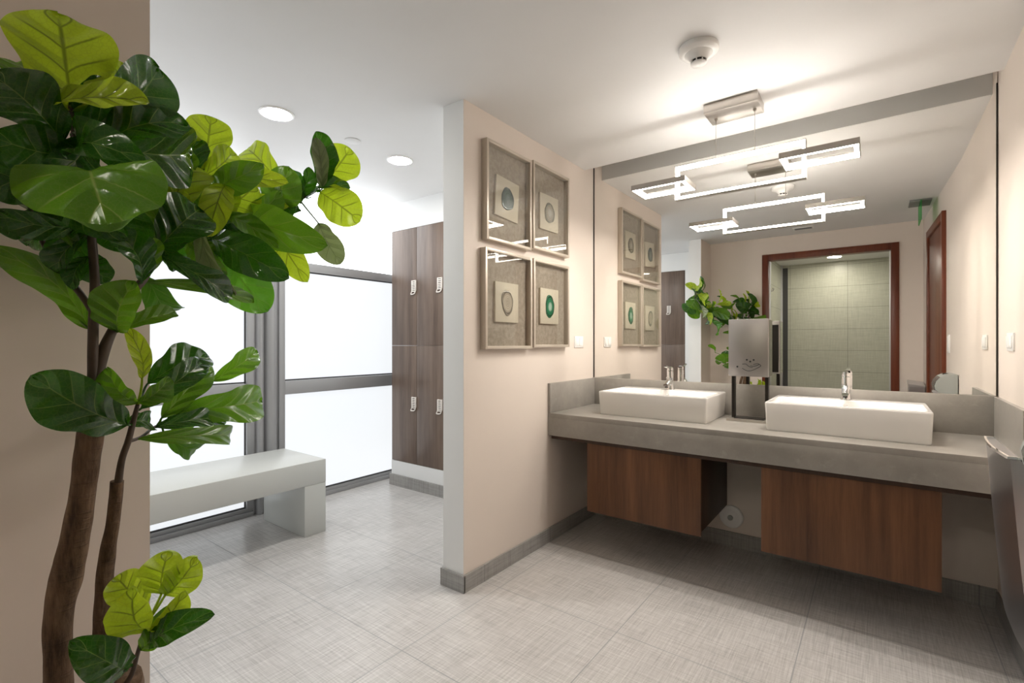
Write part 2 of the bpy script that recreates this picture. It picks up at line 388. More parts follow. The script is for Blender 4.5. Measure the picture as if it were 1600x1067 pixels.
window('window_2', 'tall frosted window bay between the grey column and the lockers', 2.04, 3.62)
cl = thing('window_3', (XG, 1.94, 0), 'grey metal mullion column between the two frosted window bays', 'window frame', None, 'structure')
m = MB(); m.box(XG - .06, XG + .01, 1.835, 2.04, 0, ZT - .001, .002)
for cy, rx, ry in ((1.885, .045, .032), (1.97, .06, .045)):
    n = 16; rr = []
    for z in (0.001, ZT - .002): rr.append([(XG + .008 + rx * math.cos(math.pi * (i / n - .5)), cy + ry * math.sin(math.pi * (i / n - .5)), z) for i in range(n + 1)])
    m.loft(rr, True, True)
m.build('mullion', M['alu'], cl, True)

# ------------------------------------------------------------------ lockers
def keypad(x, y, z, s, parent):
    """cream slotted lock plate with a curled pull at its foot; s = +1 faces -y, -1 faces +y"""
    def yy(a, b): return tuple(sorted((y - s * a, y - s * b)))
    lk = MB()
    w_, h_ = .028, .056
    a, b = yy(0, .014)
    lk.box(x - w_, x - w_ + .009, a, b, z - h_ * .72, z + h_, .001); lk.box(x + w_ - .009, x + w_, a, b, z - h_ * .72, z + h_, .001)
    for i in range(7):
        zz = z + h_ - .006 - i * .0158
        lk.box(x - w_ + .006, x + w_ - .006, a, b, zz - .0045, zz + .0045, .001)
    q = []
    for px_, pz in ((x + w_ - .004, z - h_ * .72), (x + w_ - .012, z - h_ * 1.05), (x, z - h_ * 1.25), (x - w_ * 1.3, z - h_ * 1.28)):
        q.append((px_, y - s * .010, pz, .0055))
    q2 = [(x - w_ + .004, y - s * .01, z - h_ * .7, .0045), (x - w_ - .002, y - s * .012, z - h_ * 1.0, .0045), (x - w_ * 1.35, y - s * .012, z - h_ * 1.25, .005)]
    lk.tube(smooth_path(q, 4), 8); lk.tube(smooth_path(q2, 4), 8)
    o = lk.build('lock', M['cream'], parent, True)
    k = MB(); a, b = yy(0.0, .006); k.box(x - w_ + .008, x + w_ - .008, a, b, z - h_ * .95, z + h_ - .004); k.build('lock_face', M['cabinet_side'], o)
def locker(x0, x1, z0, z1, y, s, lx, lz, label):
    t_ = thing('locker', ((x0 + x1) / 2, y, z0), label, 'locker', 'brown lockers')
    ya, yb = sorted((y, y + s * .02)); yc, yd = sorted((y + s * .021, y + s * .34))
    B('locker_body', x0 + .002, x1 - .002, yc, yd, z0 + .002, z1 - .002, M['cabinet_side'], t_)
    dd = B('door', x0 + .002, x1 - .002, ya, yb, z0 + .001, z1 - .001, M['locker'], t_, .0006)
    keypad(lx, y, lz, s, dd)
ZL = 1.328
for (x0, x1, hx, side) in ((-3.726, -3.378, -3.407, 'beside the window'), (-3.378, -3.031, -3.072, 'next to the dividing wall')):
    locker(x0, x1, ZL, 2.414, 3.045, 1, hx, 1.872, 'upper grey-brown wood locker ' + side)
    locker(x0, x1, .236, ZL, 3.045, 1, hx, .800, 'lower grey-brown wood locker ' + side)
locker(-2.59, -2.242, ZL, 2.414, -.27, -1, -2.475, 1.85, 'upper brown locker reflected in the mirror behind the left faucet')
locker(-2.59, -2.242, .236, ZL, -.27, -1, -2.475, .90, 'lower brown locker reflected in the mirror behind the left faucet')
locker(-2.948, -2.59, ZL, 2.414, -.27, -1, -2.83, 1.85, 'upper brown locker at the far end of the mirrored corridor wall')
locker(-2.948, -2.59, .236, ZL, -.27, -1, -2.83, .90, 'lower brown locker at the far end of the mirrored corridor wall')

# ------------------------------------------------------------------ bench
bn = thing('bench', (-3.46, 1.1, 0), 'pale grey solid waterfall bench in front of the frosted window', 'bench')
m = MB(); m.box(-3.755, -3.173, .22, 2.0, .354, .520, .006); m.build('seat', M['bench'], bn, True)
for ya in (.22, 1.836): B('leg', -3.753, -3.175, ya + .001, ya + .163, 0, .3545, M['bench'], bn, .004)

# ------------------------------------------------------------------ ceiling fittings
for (x, y, lb) in ((-2.766, 1.428, 'round lit downlight in the corridor ceiling nearest the plant'), (-2.758, 2.327, 'round lit downlight in the corridor ceiling nearest the lockers')):
    dl = thing('downlight', (x, y, ZC), lb, 'light', 'corridor downlights')
    MB().lathe((x, y, ZC), [(.094, 0), (.094, -.004), (.083, -.008), (.078, -.003)]).build('trim_ring', M['plastic'], dl, True)
    MB().lathe((x, y, ZC), [(.079, -.001), (.078, -.005), (.001, -.005)]).build('diffuser', M['downlight'], dl)
tag(MB().lathe((-2.743, 1.92, ZC), [(.052, .0), (.052, -.0035), (.048, -.005), (.001, -.005)]).build('sprinkler_cover', M['ceiling'], None, True), 'flat white round cover plate in the ceiling between the two downlights', 'sprinkler cover')
sd = thing('smoke_detector', (-.64, 2.245, ZC), 'white round smoke detector on the ceiling above the vanity', 'smoke detector')
c_ = (-.64, 2.245, ZC)
MB().lathe(c_, [(.084, 0), (.086, -.008), (.084, -.020), (.074, -.028), (.062, -.031)], 48).build('base', M['plastic'], sd, True)
MB().lathe(c_, [(.062, -.030), (.052, -.036), (.043, -.044), (.036, -.056), (.034, -.058)], 48).build('dome', M['plastic'], sd, True)
MB().lathe(c_, [(.030, -.056), (.029, -.070)], 32).build('sensor_chamber', M['black'], sd, True)
m = MB(); m.lathe(c_, [(.034, -.069), (.034, -.073), (.025, -.078), (.001, -.079)], 32)
for i in range(8):
    a = i * math.pi / 4; m.box(-.0022, .0022, .029, .0345, -.072, -.057, 0, Matrix.Translation(c_) @ Matrix.Rotation(a, 4, 'Z'))
m.build('cap', M['plastic'], sd, True)
def vent(x0, x1, y0, y1, lb):
    v = thing('ceiling_vent', ((x0 + x1) / 2, (y0 + y1) / 2, ZC), lb, 'vent')
    B('vent_frame', x0, x1, y0, y1, ZC - .006, ZC + .001, M['plastic'], v)
    m = MB()
    for i in range(5):
        y = y0 + .02 + i * (y1 - y0 - .04) / 5; m.box(x0 + .015, x1 - .015, y, y + .008, ZC - .012, ZC - .006)
    m.build('slats', M['vent'], v)
vent(-.78, -.58, .40, .50, 'small grey slatted ceiling vent above the doorway, seen in the mirror')
sp = thing('sprinkler', (-.12, 1.35, ZC), 'small sprinkler head on the ceiling, seen in the mirror right of the light', 'sprinkler')
MB().lathe((-.12, 1.35, ZC), [(.03, 0), (.03, -.004), (.012, -.008), (.010, -.03), (.001, -.03)], 20).build('body', M['plastic'], sp, True)
MB().lathe((-.12, 1.35, ZC - .028), [(.02, 0), (.02, -.003), (.001, -.003)], 20).build('deflector', M['chrome'], sp, True)
ex = thing('exit_sign', (.32, .97, ZC), 'green see-through panel sign hanging from the ceiling near the door, seen edge-on in the mirror', 'sign')
B('mount', .24, .40, .84, 1.10, ZC - .014, ZC, M['vent'], ex, .003)
B('panel', .316, .324, .80, 1.14, ZC - .19, ZC - .014, M['green_acrylic'], ex)

# ------------------------------------------------------------------ pendant light
pn = thing('pendant_light', (-.63, 2.90, ZC), 'brushed metal pendant of three overlapping lit rectangles hanging over the vanity', 'pendant light')
B('canopy', -.772, -.500, 2.80, 2.985, ZC - .052, ZC, M['steel_h'], pn, .002)
for x in (-.732, -.532):
    m = MB(); m.lathe((x, 2.905, ZC - .052), [(.009, 0), (.009, -.006), (.004, -.014), (.001, -.014)], 16); m.tube([(x, 2.905, ZC - .06, .0017), (x, 2.905, 2.405, .0017)], 6)
    m.lathe((x, 2.905, 2.391), [(.004, 0), (.004, .014), (.001, .02)], 12); m.build('cable', M['steel_h'], pn, True)
def ringV(m, x0, x1, z0, z1, y0, y1, t_):
    m.box(x0, x1, y0, y1, z1 - t_, z1); m.box(x0, x1, y0, y1, z0, z0 + t_); m.box(x0, x0 + t_, y0, y1, z0 + t_, z1 - t_); m.box(x1 - t_, x1, y0, y1, z0 + t_, z1 - t_)
def ringH(m, x0, x1, y0, y1, z0, z1, t_):
    m.box(x0, x1, y0, y0 + t_, z0, z1); m.box(x0, x1, y1 - t_, y1, z0, z1); m.box(x0, x0 + t_, y0 + t_, y1 - t_, z0, z1); m.box(x1 - t_, x1, y0 + t_, y1 - t_, z0, z1)
m = MB(); ringV(m, -.958, -.290, 2.194, 2.393, 2.880, 2.920, .004); f1 = m.build('large_frame', M['steel_h'], pn)
m = MB(); ringV(m, -.954, -.294, 2.198, 2.389, 2.882, 2.918, .014); m.build('diffuser', M['diffuser'], f1)
for (x0, x1, y0, y1, z) in ((-1.19, -.87, 2.785, 3.0, 2.288), (-.40, -.065, 2.785, 3.0, 2.300)):
    m = MB(); ringH(m, x0, x1, y0, y1, z - .018, z + .012, .005); m.box(x0 + .004, x0 + .024, y0 + .004, y1 - .004, z + .002, z + .0118); m.box(x1 - .024, x1 - .004, y0 + .004, y1 - .004, z + .002, z + .0118); m.box(x0 + .024, x1 - .024, y0 + .004, y0 + .024, z + .002, z + .0118); m.box(x0 + .024, x1 - .024, y1 - .024, y1 - .004, z + .002, z + .0118); g = m.build('small_frame', M['steel_h'], pn)
    m = MB(); ringH(m, x0 + .004, x1 - .004, y0 + .004, y1 - .004, z - .0175, z + .002, .020); m.build('diffuser', M['diffuser'], g)

def strip(x0, x1, y0, y1, z, share):
    ld = bpy.data.lights.new('led_strip', 'AREA'); ld.shape = 'RECTANGLE'; ld.size = x1 - x0; ld.size_y = y1 - y0
    ld.energy = LED_STRIP_WATTS * share; ld.color = WARM
    lo = bpy.data.objects.new('led_strip', ld); scn.collection.objects.link(lo); lo.parent = pn
    lo.location = Vector(((x0 + x1) / 2, (y0 + y1) / 2, z)) - wloc(pn)
for (x0, x1, z) in ((-1.186, -.874, 2.288), (-.396, -.069, 2.300)):
    strip(x0, x1, 2.790, 2.808, z - .0185, .17); strip(x0, x1, 2.977, 2.995, z - .0185, .17)
strip(-.938, -.310, 2.884, 2.916, 2.3742, .32)

# ------------------------------------------------------------------ mirror
mr = thing('wall_mirror', (-.65, YM, 1.08), 'large frameless wall mirror above the stone backsplash', 'mirror')
B('mirror_glass', XP + .006, XR - .006, YM - .001, YM + .005, 1.082, ZT - .01, M['mirror'], mr)
B('edge_channel', XP + .0005, XP + .0065, YM - .006, YM + .004, 1.082, ZT - .01, M['black'], mr)
B('edge_channel', XR - .0085, XR - .0025, YM - .006, YM + .004, 1.082, ZC - .001, M['black'], mr)

# ------------------------------------------------------------------ vanity counter
ct = thing('vanity_countertop', (-.65, 3.1, .726), 'grey stone vanity countertop with a thick front apron', 'countertop')
XRC = .470
m = MB(); m.box(XP + .0005, XRC + .013, 2.79, YM - .02, .845, .877, .002); m.box(XP + .0005, XRC + .010, 2.79, 2.822, .727, .846, .002)
m.build('slab', M['stone'], ct, True)
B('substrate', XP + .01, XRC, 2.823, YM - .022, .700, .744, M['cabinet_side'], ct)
bs = [('backsplash', XP + .0005, XRC + .010, YM - .0205, YM + .005, .876, 1.081), ('side_splash', XP + .0003, XP + .021, 2.79, YM - .021, .876, 1.0785), ]
for (nme, *q), lb in zip(bs, ('grey stone backsplash under the mirror along the back of the countertop', 'grey stone side splash at the left end of the countertop')):
    tag(B(nme, *q, M['stone'], None, .0015), lb, 'backsplash')
m = MB(); m.prism([(xs(2.8) - .018, 2.80), (xs(YM) - .018, YM - .021), (xs(YM), YM - .021), (xs(2.8), 2.80)], .876, 1.0785); tag(m.build('side_splash', M['stone']), 'grey stone side splash at the right end of the countertop', 'backsplash')

# ------------------------------------------------------------------ floating cabinets
for (x0, x1, lb) in ((-1.512, -.796, 'floating walnut cabinet under the left sink'), (-.488, .226, 'floating walnut cabinet under the right sink')):
    cb = thing('vanity_cabinet', ((x0 + x1) / 2, 3.1, .26), lb, 'cabinet', 'floating vanity cabinets')
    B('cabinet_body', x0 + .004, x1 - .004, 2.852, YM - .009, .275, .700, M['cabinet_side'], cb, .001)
    B('door', x0, x1, 2.830, 2.851, .258, .699, M['cabinet'], cb, .0015)

# pipe cover on the wall between the cabinets
pc = thing('pipe_cover', (-.80, YM, .19), 'round white pipe cover on the wall between the two cabinets', 'pipe cover')
MB().lathe((-.775, YM + .006, .200), [(.074, 0), (.074, -.012), (.068, -.018), (.060, -.018), (.045, -.028), (.02, -.034), (.018, -.034)], 40, 'y', 1).build('escutcheon', M['plastic'], pc, True)
MB().lathe((-.775, YM - .027, .200), [(.017, 0), (.016, -.012), (.001, -.012)], 20, 'y', 1).build('plug', M['grey_plastic'], pc, True)

# ------------------------------------------------------------------ sinks
def rrect(cx, cy, hx, hy, z, r, n=5):
    out = []
    for (sx, sy, a0) in ((1, 1, 0), (-1, 1, 90), (-1, -1, 180), (1, -1, 270)):
        for i in range(n + 1):
            a = math.radians(a0 + 90 * i / n); out.append((cx + sx * (hx - r) + r * math.cos(a), cy + sy * (hy - r) + r * math.sin(a), z))
    return out
def sink(cx, lb):
    x0, x1, y0, y1, z0, z1 = cx - .350, cx + .350, 2.950, 3.400, .877, 1.031
    s_ = thing('vessel_sink', (cx, 3.17, z0), lb, 'sink', 'white vessel sinks')
    cy = (y0 + y1) / 2; hx, hy = .350, (y1 - y0) / 2
    by0, by1 = y0 + .018, y1 - .105; bcy, bhy = (by0 + by1) / 2, (by1 - by0) / 2
    R = [rrect(cx, cy, hx - .010, hy - .010, z0, .012), rrect(cx, cy, hx - .006, hy - .006, z0 + .006, .014), rrect(cx, cy, hx, hy, z1 - .010, .014), rrect(cx, cy, hx - .001, hy - .001, z1 - .003, .014), rrect(cx, cy, hx - .004, hy - .004, z1, .012),
         rrect(cx, bcy, hx - .018, bhy, z1, .022), rrect(cx, bcy, hx - .021, bhy - .003, z1 - .004, .024), rrect(cx, bcy, hx - .035, bhy - .012, z1 - .085, .035), rrect(cx, bcy, hx - .07, bhy - .04, z1 - .105, .04), rrect(cx, bcy, .03, .03, z1 - .112, .029)]
    MB().loft(R).build('basin', M['ceramic'], s_, True)
    MB().lathe((cx, by1 - .004, z1 - .032), [(.0115, 0), (.0115, -.004), (.008, -.004)], 20, 'y', 1).build('overflow_ring', M['chrome'], s_, True)
    MB().lathe((cx, bcy, z1 - .111), [(.028, 0), (.027, .004), (.001, .005)], 24).build('drain', M['chrome'], s_, True)
    # tap on the rear deck
    fy, fz = y1 - .05, z1
    t_ = thing('faucet', (cx, fy, fz), 'chrome single-lever faucet on the ' + ('left' if cx < -.6 else 'right') + ' sink', 'faucet', 'chrome faucets')
    n = 28
    def ell(rx, ry, z, oy=0): return [(cx + rx * math.cos(2 * math.pi * i / n), fy + oy + ry * math.sin(2 * math.pi * i / n), z) for i in range(n)]
    MB().loft([ell(.027, .027, fz), ell(.027, .027, fz + .004), ell(.0245, .0245, fz + .012), ell(.022, .023, fz + .06, -.001), ell(.022, .023, fz + .122, -.003), ell(.021, .022, fz + .128, -.003)]).build('body', M['chrome'], t_, True)
    def sec(y, zc, hw, hh): return [(cx + hw * a, y, zc + hh * b) for a, b in ((-1, -.6), (-.6, -1), (.6, -1), (1, -.6), (1, .6), (.6, 1), (-.6, 1), (-1, .6))]
    spt = MB().loft([sec(fy - .005, fz + .060, .019, .030), sec(fy - .04, fz + .052, .018, .020), sec(fy - .075, fz + .043, .016, .013), sec(fy - .10, fz + .036, .015, .009)]).build('spout', M['chrome'], t_, True)
    MB().lathe((cx, fy - .082, fz + .026), [(.011, 0), (.011, -.008), (.001, -.008)], 16).build('aerator', M['black'], spt)
    def lv(y, z, hw, th): return [(cx - hw, y, z - th), (cx + hw, y, z - th), (cx + hw, y, z + th * .4), (cx + hw * .8, y, z + th), (cx - hw * .8, y, z + th), (cx - hw, y, z + th * .4)]
    MB().loft([ell(.0215, .022, fz + .130, -.003), ell(.0215, .022, fz + .143, -.004), ell(.017, .018, fz + .152, -.006)]).build('cartridge_cap', M['chrome'], t_, True)
    MB().loft([lv(fy + .018, fz + .146, .013, .006), lv(fy - .01, fz + .150, .015, .007), lv(fy - .05, fz + .155, .012, .005), lv(fy - .11, fz + .164, .010, .004)]).build('lever', M['chrome'], t_, True)
sink(-1.143, 'white rectangular vessel sink on the left of the stone countertop')
sink(-.142, 'white rectangular vessel sink on the right of the stone countertop')

# ------------------------------------------------------------------ touchless dispenser between the sinks
ds = thing('hand_sanitizer_dispenser', (-.62, 3.24, .877), 'brushed steel touchless hand sanitizer dispenser standing between the two sinks', 'dispenser')
X0, X1, Y0 = -.730, -.512, 3.185
B('base_plate', X0 - .012, X1 + .010, Y0 - .010, 3.36, .8775, .892, M['steel_h'], ds, .002)
hs = B('housing', X0, X1, Y0, Y0 + .135, 1.150, 1.495, M['steel'], ds, .002)
for x in (X0 + .016, X1 - .016):
    B('post', x - .009, x + .009, Y0 + .05, Y0 + .085, .891, 1.151, M['black'], ds)
B('drip_tray', X0 + .026, X1 - .026, Y0 + .02, Y0 + .11, .8915, .896, M['black'], ds)
B('back_panel', X0 + .004, X1 - .004, Y0 + .1352, Y0 + .150, 1.16, 1.47, M['black'], hs)
B('side_strip', X1, X1 + .003, Y0 + .02, Y0 + .12, 1.155, 1.488, M['chrome'], hs)
m = MB(); yq = Y0 - .0006; ox, oz = -.608, 1.213; k = .0034
def stroke(p, w_=.0019): m.tube(smooth_path([(ox + a * k, yq, oz + b * k, w_) for a, b in p], 4), 6)
stroke([(-13, 3), (-7, 3.5), (-3, 0), (1, -2), (4, -2)]); stroke([(0, .5), (6, 0), (13, 2.5), (14, 4), (11, 4.8), (5, 3)])
stroke([(-13, -4), (-6, -8), (1, -8), (8, -5), (16, 0), (16.5, 2), (14, 3.5)])
for a, b in ((-5.5, 11), (0, 8), (5.5, 11), (-21, -1.5)):
    m.lathe((ox + a * k, yq, oz + b * k), [(.0055, 0), (.0055, -.0008), (.0005, -.0008)], 12, 'y')
m.build('hand_pictogram', M['pictogram'], hs, label='black open palm with drops printed on the steel front')

# ------------------------------------------------------------------ framed agates on the dividing wall
FR = [('top left', 2.098, 2.542, 1.936, 2.506, 'slate blue', ((.05, .07, .07), (.11, .14, .14), (.22, .26, .25)), -4),
      ('top right', 2.560, 3.012, 1.955, 2.518, 'smoky grey', ((.09, .075, .05), (.26, .22, .17), (.42, .38, .32)), 0),
      ('bottom left', 2.086, 2.548, 1.316, 1.890, 'grey ringed', ((.12, .10, .08), (.42, .36, .29), (.36, .31, .25)), 0),
      ('bottom right', 2.566, 3.012, 1.323, 1.893, 'emerald green', ((.004, .07, .035), (.01, .16, .075), (.45, .55, .48)), 0)]
XF0, XF1 = XP, XP + .042
for i, (pos, y0, y1, z0, z1, cn, cols, tilt) in enumerate(FR):
    fr = thing('framed_agate', (XP, (y0 + y1) / 2, z0), 'champagne shadow-box frame holding a %s agate slice, %s of the four' % (cn, pos), 'picture', 'agate shadow-box frames')
    m = MB(); t_ = .018
    m.box(XF0, XF1, y0, y0 + t_, z0, z1, .0015); m.box(XF0, XF1, y1 - t_, y1, z0, z1, .0015); m.box(XF0, XF1, y0 + t_, y1 - t_, z0, z0 + t_, .0015); m.box(XF0, XF1, y0 + t_, y1 - t_, z1 - t_, z1, .0015)
    m.build('frame', M['frame'], fr, True)
    B('backing', XF0 + .0005, XF0 + .006, y0 + t_, y1 - t_, z0 + t_, z1 - t_, M['paper'], fr)
    cy, cz = (y0 + y1) / 2 - .005, (z0 + z1) / 2 - .01
    mt = Matrix.Translation((0, cy, cz)) @ Matrix.Rotation(math.radians(tilt), 4, 'X')
    m = MB(); m.box(XF0 + .006, XF0 + .020, -.112, .112, -.118, .118, .001, mt); bk = m.build('block', M['block'], fr, True)
    m = MB(); n = 48; rnd = random.Random(i + 3); ph = rnd.random() * 6
    def rad(a): return 1 + .07 * math.sin(2 * a + ph) + .05 * math.sin(3 * a + 1.7 * ph) + .02 * math.sin(7 * a)
    rings = []
    for fr_, xx in ((1, XF0 + .0205), (1, XF0 + .0235), (.97, XF0 + .0245), (.8, XF0 + .0247), (.6, XF0 + .0247), (.35, XF0 + .0247), (.01, XF0 + .0247)):
        rings.append([(xx, cy + .056 * fr_ * rad(2 * math.pi * j / n) * math.cos(2 * math.pi * j / n), cz + .072 * fr_ * rad(2 * math.pi * j / n) * math.sin(2 * math.pi * j / n)) for j in range(n)])
    m.loft(rings)
    for f in m.bm.faces:
        for l in f.loops:
            dy, dz = (l.vert.co.y - cy) / .056, (l.vert.co.z - cz) / .072; l[m.uv].uv = (min(1, math.hypot(dy, dz)), .5)
    m.build('agate_slice', agate('agate_' + pos.replace(' ', '_'), *cols, i), fr, True, label=cn + ' agate slice')
    B('glass', XF1 - .010, XF1 - .008, y0 + t_, y1 - t_, z0 + t_, z1 - t_, M['glass'], fr)

# ------------------------------------------------------------------ switch plates
def plate_p(y0, y1, z0, z1, lb):
    o = thing('light_switch', (XP, (y0 + y1) / 2, z0), lb, 'switch')
    B('plate', XP, XP + .007, y0, y1, z0, z1, M['plastic'], o, .002)
    w_ = (y1 - y0 - .024) / 2
    for k in range(2): B('rocker', XP + .007, XP + .0105, y0 + .010 + k * (w_ + .004), y0 + .010 + k * (w_ + .004) + w_, z0 + .014, z1 - .014, M['plastic'], o, .001)
plate_p(3.150, 3.280, 1.318, 1.402, 'white double switch plate on the dividing wall right of the frames')
def plate_r(yc, hw, z0, z1, lb, n):
    o = thing('light_switch', (xs(yc), yc, z0), lb, 'switch')
    xa = xs(yc + hw) - .0005
    B('plate', xs(yc) - .008, xa, yc - hw, yc + hw, z0, z1, M['plastic'], o, .0015)
    for k in range(n):
        w_ = (2 * hw - .02) / n; B('rocker', xs(yc) - .012, xs(yc) - .008, yc - hw + .010 + k * w_ + .001, yc - hw + .010 + (k + 1) * w_ - .001, z0 + .014, z1 - .014, M['plastic'], o, .001)
plate_r(3.13, .065, 1.315, 1.397, 'white switch plate on the right wall beside the mirror edge', 2)
plate_r(1.70, .045, 1.27, 1.42, 'narrow white plate on the right wall beside the brown door, seen in the mirror', 1)

# ------------------------------------------------------------------ steel bin on the right wall
wb = thing('wall_mounted_bin', (.44, 2.35, .36), 'tall tapered stainless steel waste bin hung on the right wall beside the countertop', 'bin')
def binring(z, fx, back=None, ins=0.):
    zb = z if back is None else back
    y0, y1 = 2.125 + ins, 2.545 - ins; n = 16; out = []
    xb = xs(2.5) - .003 - ins
    out.append((xb, y1, zb)); out.append((fx + .028, y1, z))
    for i in range(n + 1):
        s_ = i / n; y = y1 + (y0 - y1) * s_; out.append((fx + ins - .012 * math.sin(math.pi * s_) + .0, y, z))
    out.append((fx + .028, y0, z)); out.append((xb, y0, zb)); return out
MB().loft([binring(.36, .385), binring(.40, .372), binring(.70, .348, .69), binring(.985, .328, .845), binring(.992, .326, .852)]).build('body', M['bin_steel'], wb, True)
MB().loft([binring(.991, .322, .851), binring(1.0, .322, .858), binring(1.0, .322, .858, ins=.006), binring(.991, .322, .851, ins=.006)], False, False).build('rim', M['chrome'], wb, True)
td = thing('paper_towel_dispenser', (.42, 1.97, .97), 'grey rounded paper towel dispenser on the right wall, seen in the mirror', 'dispenser')
def prof(sh=0.):
    xb = xs(2.05) - .004; pts = [(xb, .86), (xb, 1.116), (xb - .03, 1.120), (xb - .065, 1.113), (xb - .095, 1.095), (xb - .118, 1.065), (xb - .128, 1.03), (xb - .122, .99), (xb - .105, .94), (xb - .085, .86)]
    return [(x + (sh if x < xb - .01 else 0), z) for x, z in pts]
MB().loft([[(x, y, z) for x, z in prof()] for y in (1.80, 1.806, 2.094, 2.10)]).build('housing', M['grey_plastic'], td, True)
m = MB(); pf = prof(); q = [(x - .002, z) for x, z in pf[4:8]] + [(x + .004, z) for x, z in pf[4:8]][::-1]
m.loft([[(x, y, z) for x, z in q] for y in (1.83, 2.07)]); m.build('window', M['smoke_glass'], td, True)
B('top_slot', xs(2.05) - .075, xs(2.05) - .045, 1.86, 1.95, 1.110, 1.1195, M['smoke_glass'], td)
fb = thing('pedal_bin', (.33, .25, 0), 'narrow grey metal bin in the corner beside the doorway, seen in the mirror', 'bin')
m = MB(); m.loft([[(.275, .125, 0), (.385, .125, 0), (.385, .40, 0), (.275, .40, 0)], [(.262, .125, .93), (.39, .125, .93), (.39, .40, .90), (.262, .40, .90)]]); m.build('body', M['bin_steel'], fb)
m = MB(); m.loft([[(.258, .122, .93), (.392, .122, .93), (.392, .405, .90), (.258, .405, .90)], [(.258, .122, .955), (.392, .122, .935), (.392, .405, .912), (.258, .405, .925)]]); m.build('lid', M['alu_light'], fb)

# ------------------------------------------------------------------ fiddle-leaf fig
BRANCHES = [
('trunk', [(-1.378, 0.2413, 0.5672, 0.026), (-1.3457, 0.2405, 0.6522, 0.0245), (-1.3457, 0.2405, 0.7824, 0.0235), (-1.3289, 0.2531, 0.8862, 0.0265), (-1.311, 0.2665, 0.9993, 0.0225), (-1.2952, 0.2783, 1.1347, 0.0225), (-1.29, 0.2823, 1.2135, 0.021), (-1.2879, 0.2839, 1.2504, 0.018)]),
('branch', [(-1.2879, 0.2839, 1.2333, 0.011), (-1.2889, 0.2831, 1.2924, 0.0095), (-1.2879, 0.2839, 1.3976, 0.009), (-1.2857, 0.2854, 1.4765, 0.0085), (-1.291, 0.2815, 1.5685, 0.008), (-1.2875, 0.2717, 1.6574, 0.0075), (-1.2806, 0.2643, 1.7187, 0.007), (-1.293, 0.255, 1.7767, 0.006), (-1.2992, 0.2504, 1.8282, 0.004)]),
('branch', [(-1.2868, 0.2847, 1.4081, 0.006), (-1.3068, 0.2697, 1.4475, 0.0065), (-1.3453, 0.2532, 1.4883, 0.006), (-1.3666, 0.2373, 1.5242, 0.0055), (-1.3814, 0.2261, 1.5508, 0.005), (-1.3835, 0.2121, 1.6013, 0.0045), (-1.4014, 0.1987, 1.6605, 0.004)]),
('branch', [(-1.2857, 0.2854, 1.2464, 0.013), (-1.2933, 0.2923, 1.2918, 0.012), (-1.2954, 0.3032, 1.3382, 0.011), (-1.3044, 0.3215, 1.3831, 0.009), (-1.3116, 0.3535, 1.4572, 0.0085), (-1.3218, 0.3834, 1.5036, 0.008), (-1.3864, 0.4265, 1.5909, 0.0075), (-1.4457, 0.4655, 1.6861, 0.0065), (-1.52, 0.5239, 1.7809, 0.0055), (-1.5576, 0.5771, 1.8387, 0.004)]),
('branch', [(-1.3428, 0.3994, 1.5293, 0.0075), (-1.52, 0.5239, 1.6234, 0.007), (-1.6591, 0.6688, 1.7146, 0.0065), (-1.7374, 0.8242, 1.8002, 0.006), (-1.7533, 0.9241, 1.8544, 0.0055), (-1.7233, 1.0019, 1.9031, 0.005), (-1.6992, 1.0504, 1.9471, 0.0045), (-1.7056, 1.0706, 1.9881, 0.003)]),
('trunk', [(-1.4377, 0.3215, 0.4905, 0.019), (-1.4028, 0.3227, 0.6215, 0.0175), (-1.3889, 0.3206, 0.7069, 0.0165), (-1.3682, 0.3236, 0.8633, 0.0155), (-1.3442, 0.3291, 0.9508, 0.0125), (-1.3239, 0.3318, 1.0493, 0.0125)]),
('branch', [(-1.3228, 0.3327, 1.0381, 0.008), (-1.3161, 0.3377, 1.0939, 0.007), (-1.3049, 0.3461, 1.1357, 0.0065), (-1.3117, 0.357, 1.1754, 0.006), (-1.3052, 0.3633, 1.2147, 0.004)]),
('branch', [(-1.3049, 0.3461, 1.1357, 0.004), (-1.3456, 0.3806, 1.1354, 0.0035), (-1.4078, 0.4239, 1.1449, 0.003), (-1.4681, 0.4727, 1.1533, 0.003), (-1.5274, 0.5342, 1.1931, 0.0025)]),
('trunk', [(-1.2686, 0.3233, 0.5672, 0.03), (-1.2395, 0.3202, 0.6286, 0.036), (-1.2126, 0.3153, 0.6752, 0.03)]),
('branch', [(-1.1962, 0.3151, 0.6744, 0.005), (-1.187, 0.322, 0.6948, 0.0045), (-1.1788, 0.3282, 0.7331, 0.004), (-1.1666, 0.3373, 0.7777, 0.0035), (-1.1673, 0.3493, 0.804, 0.0025)])]
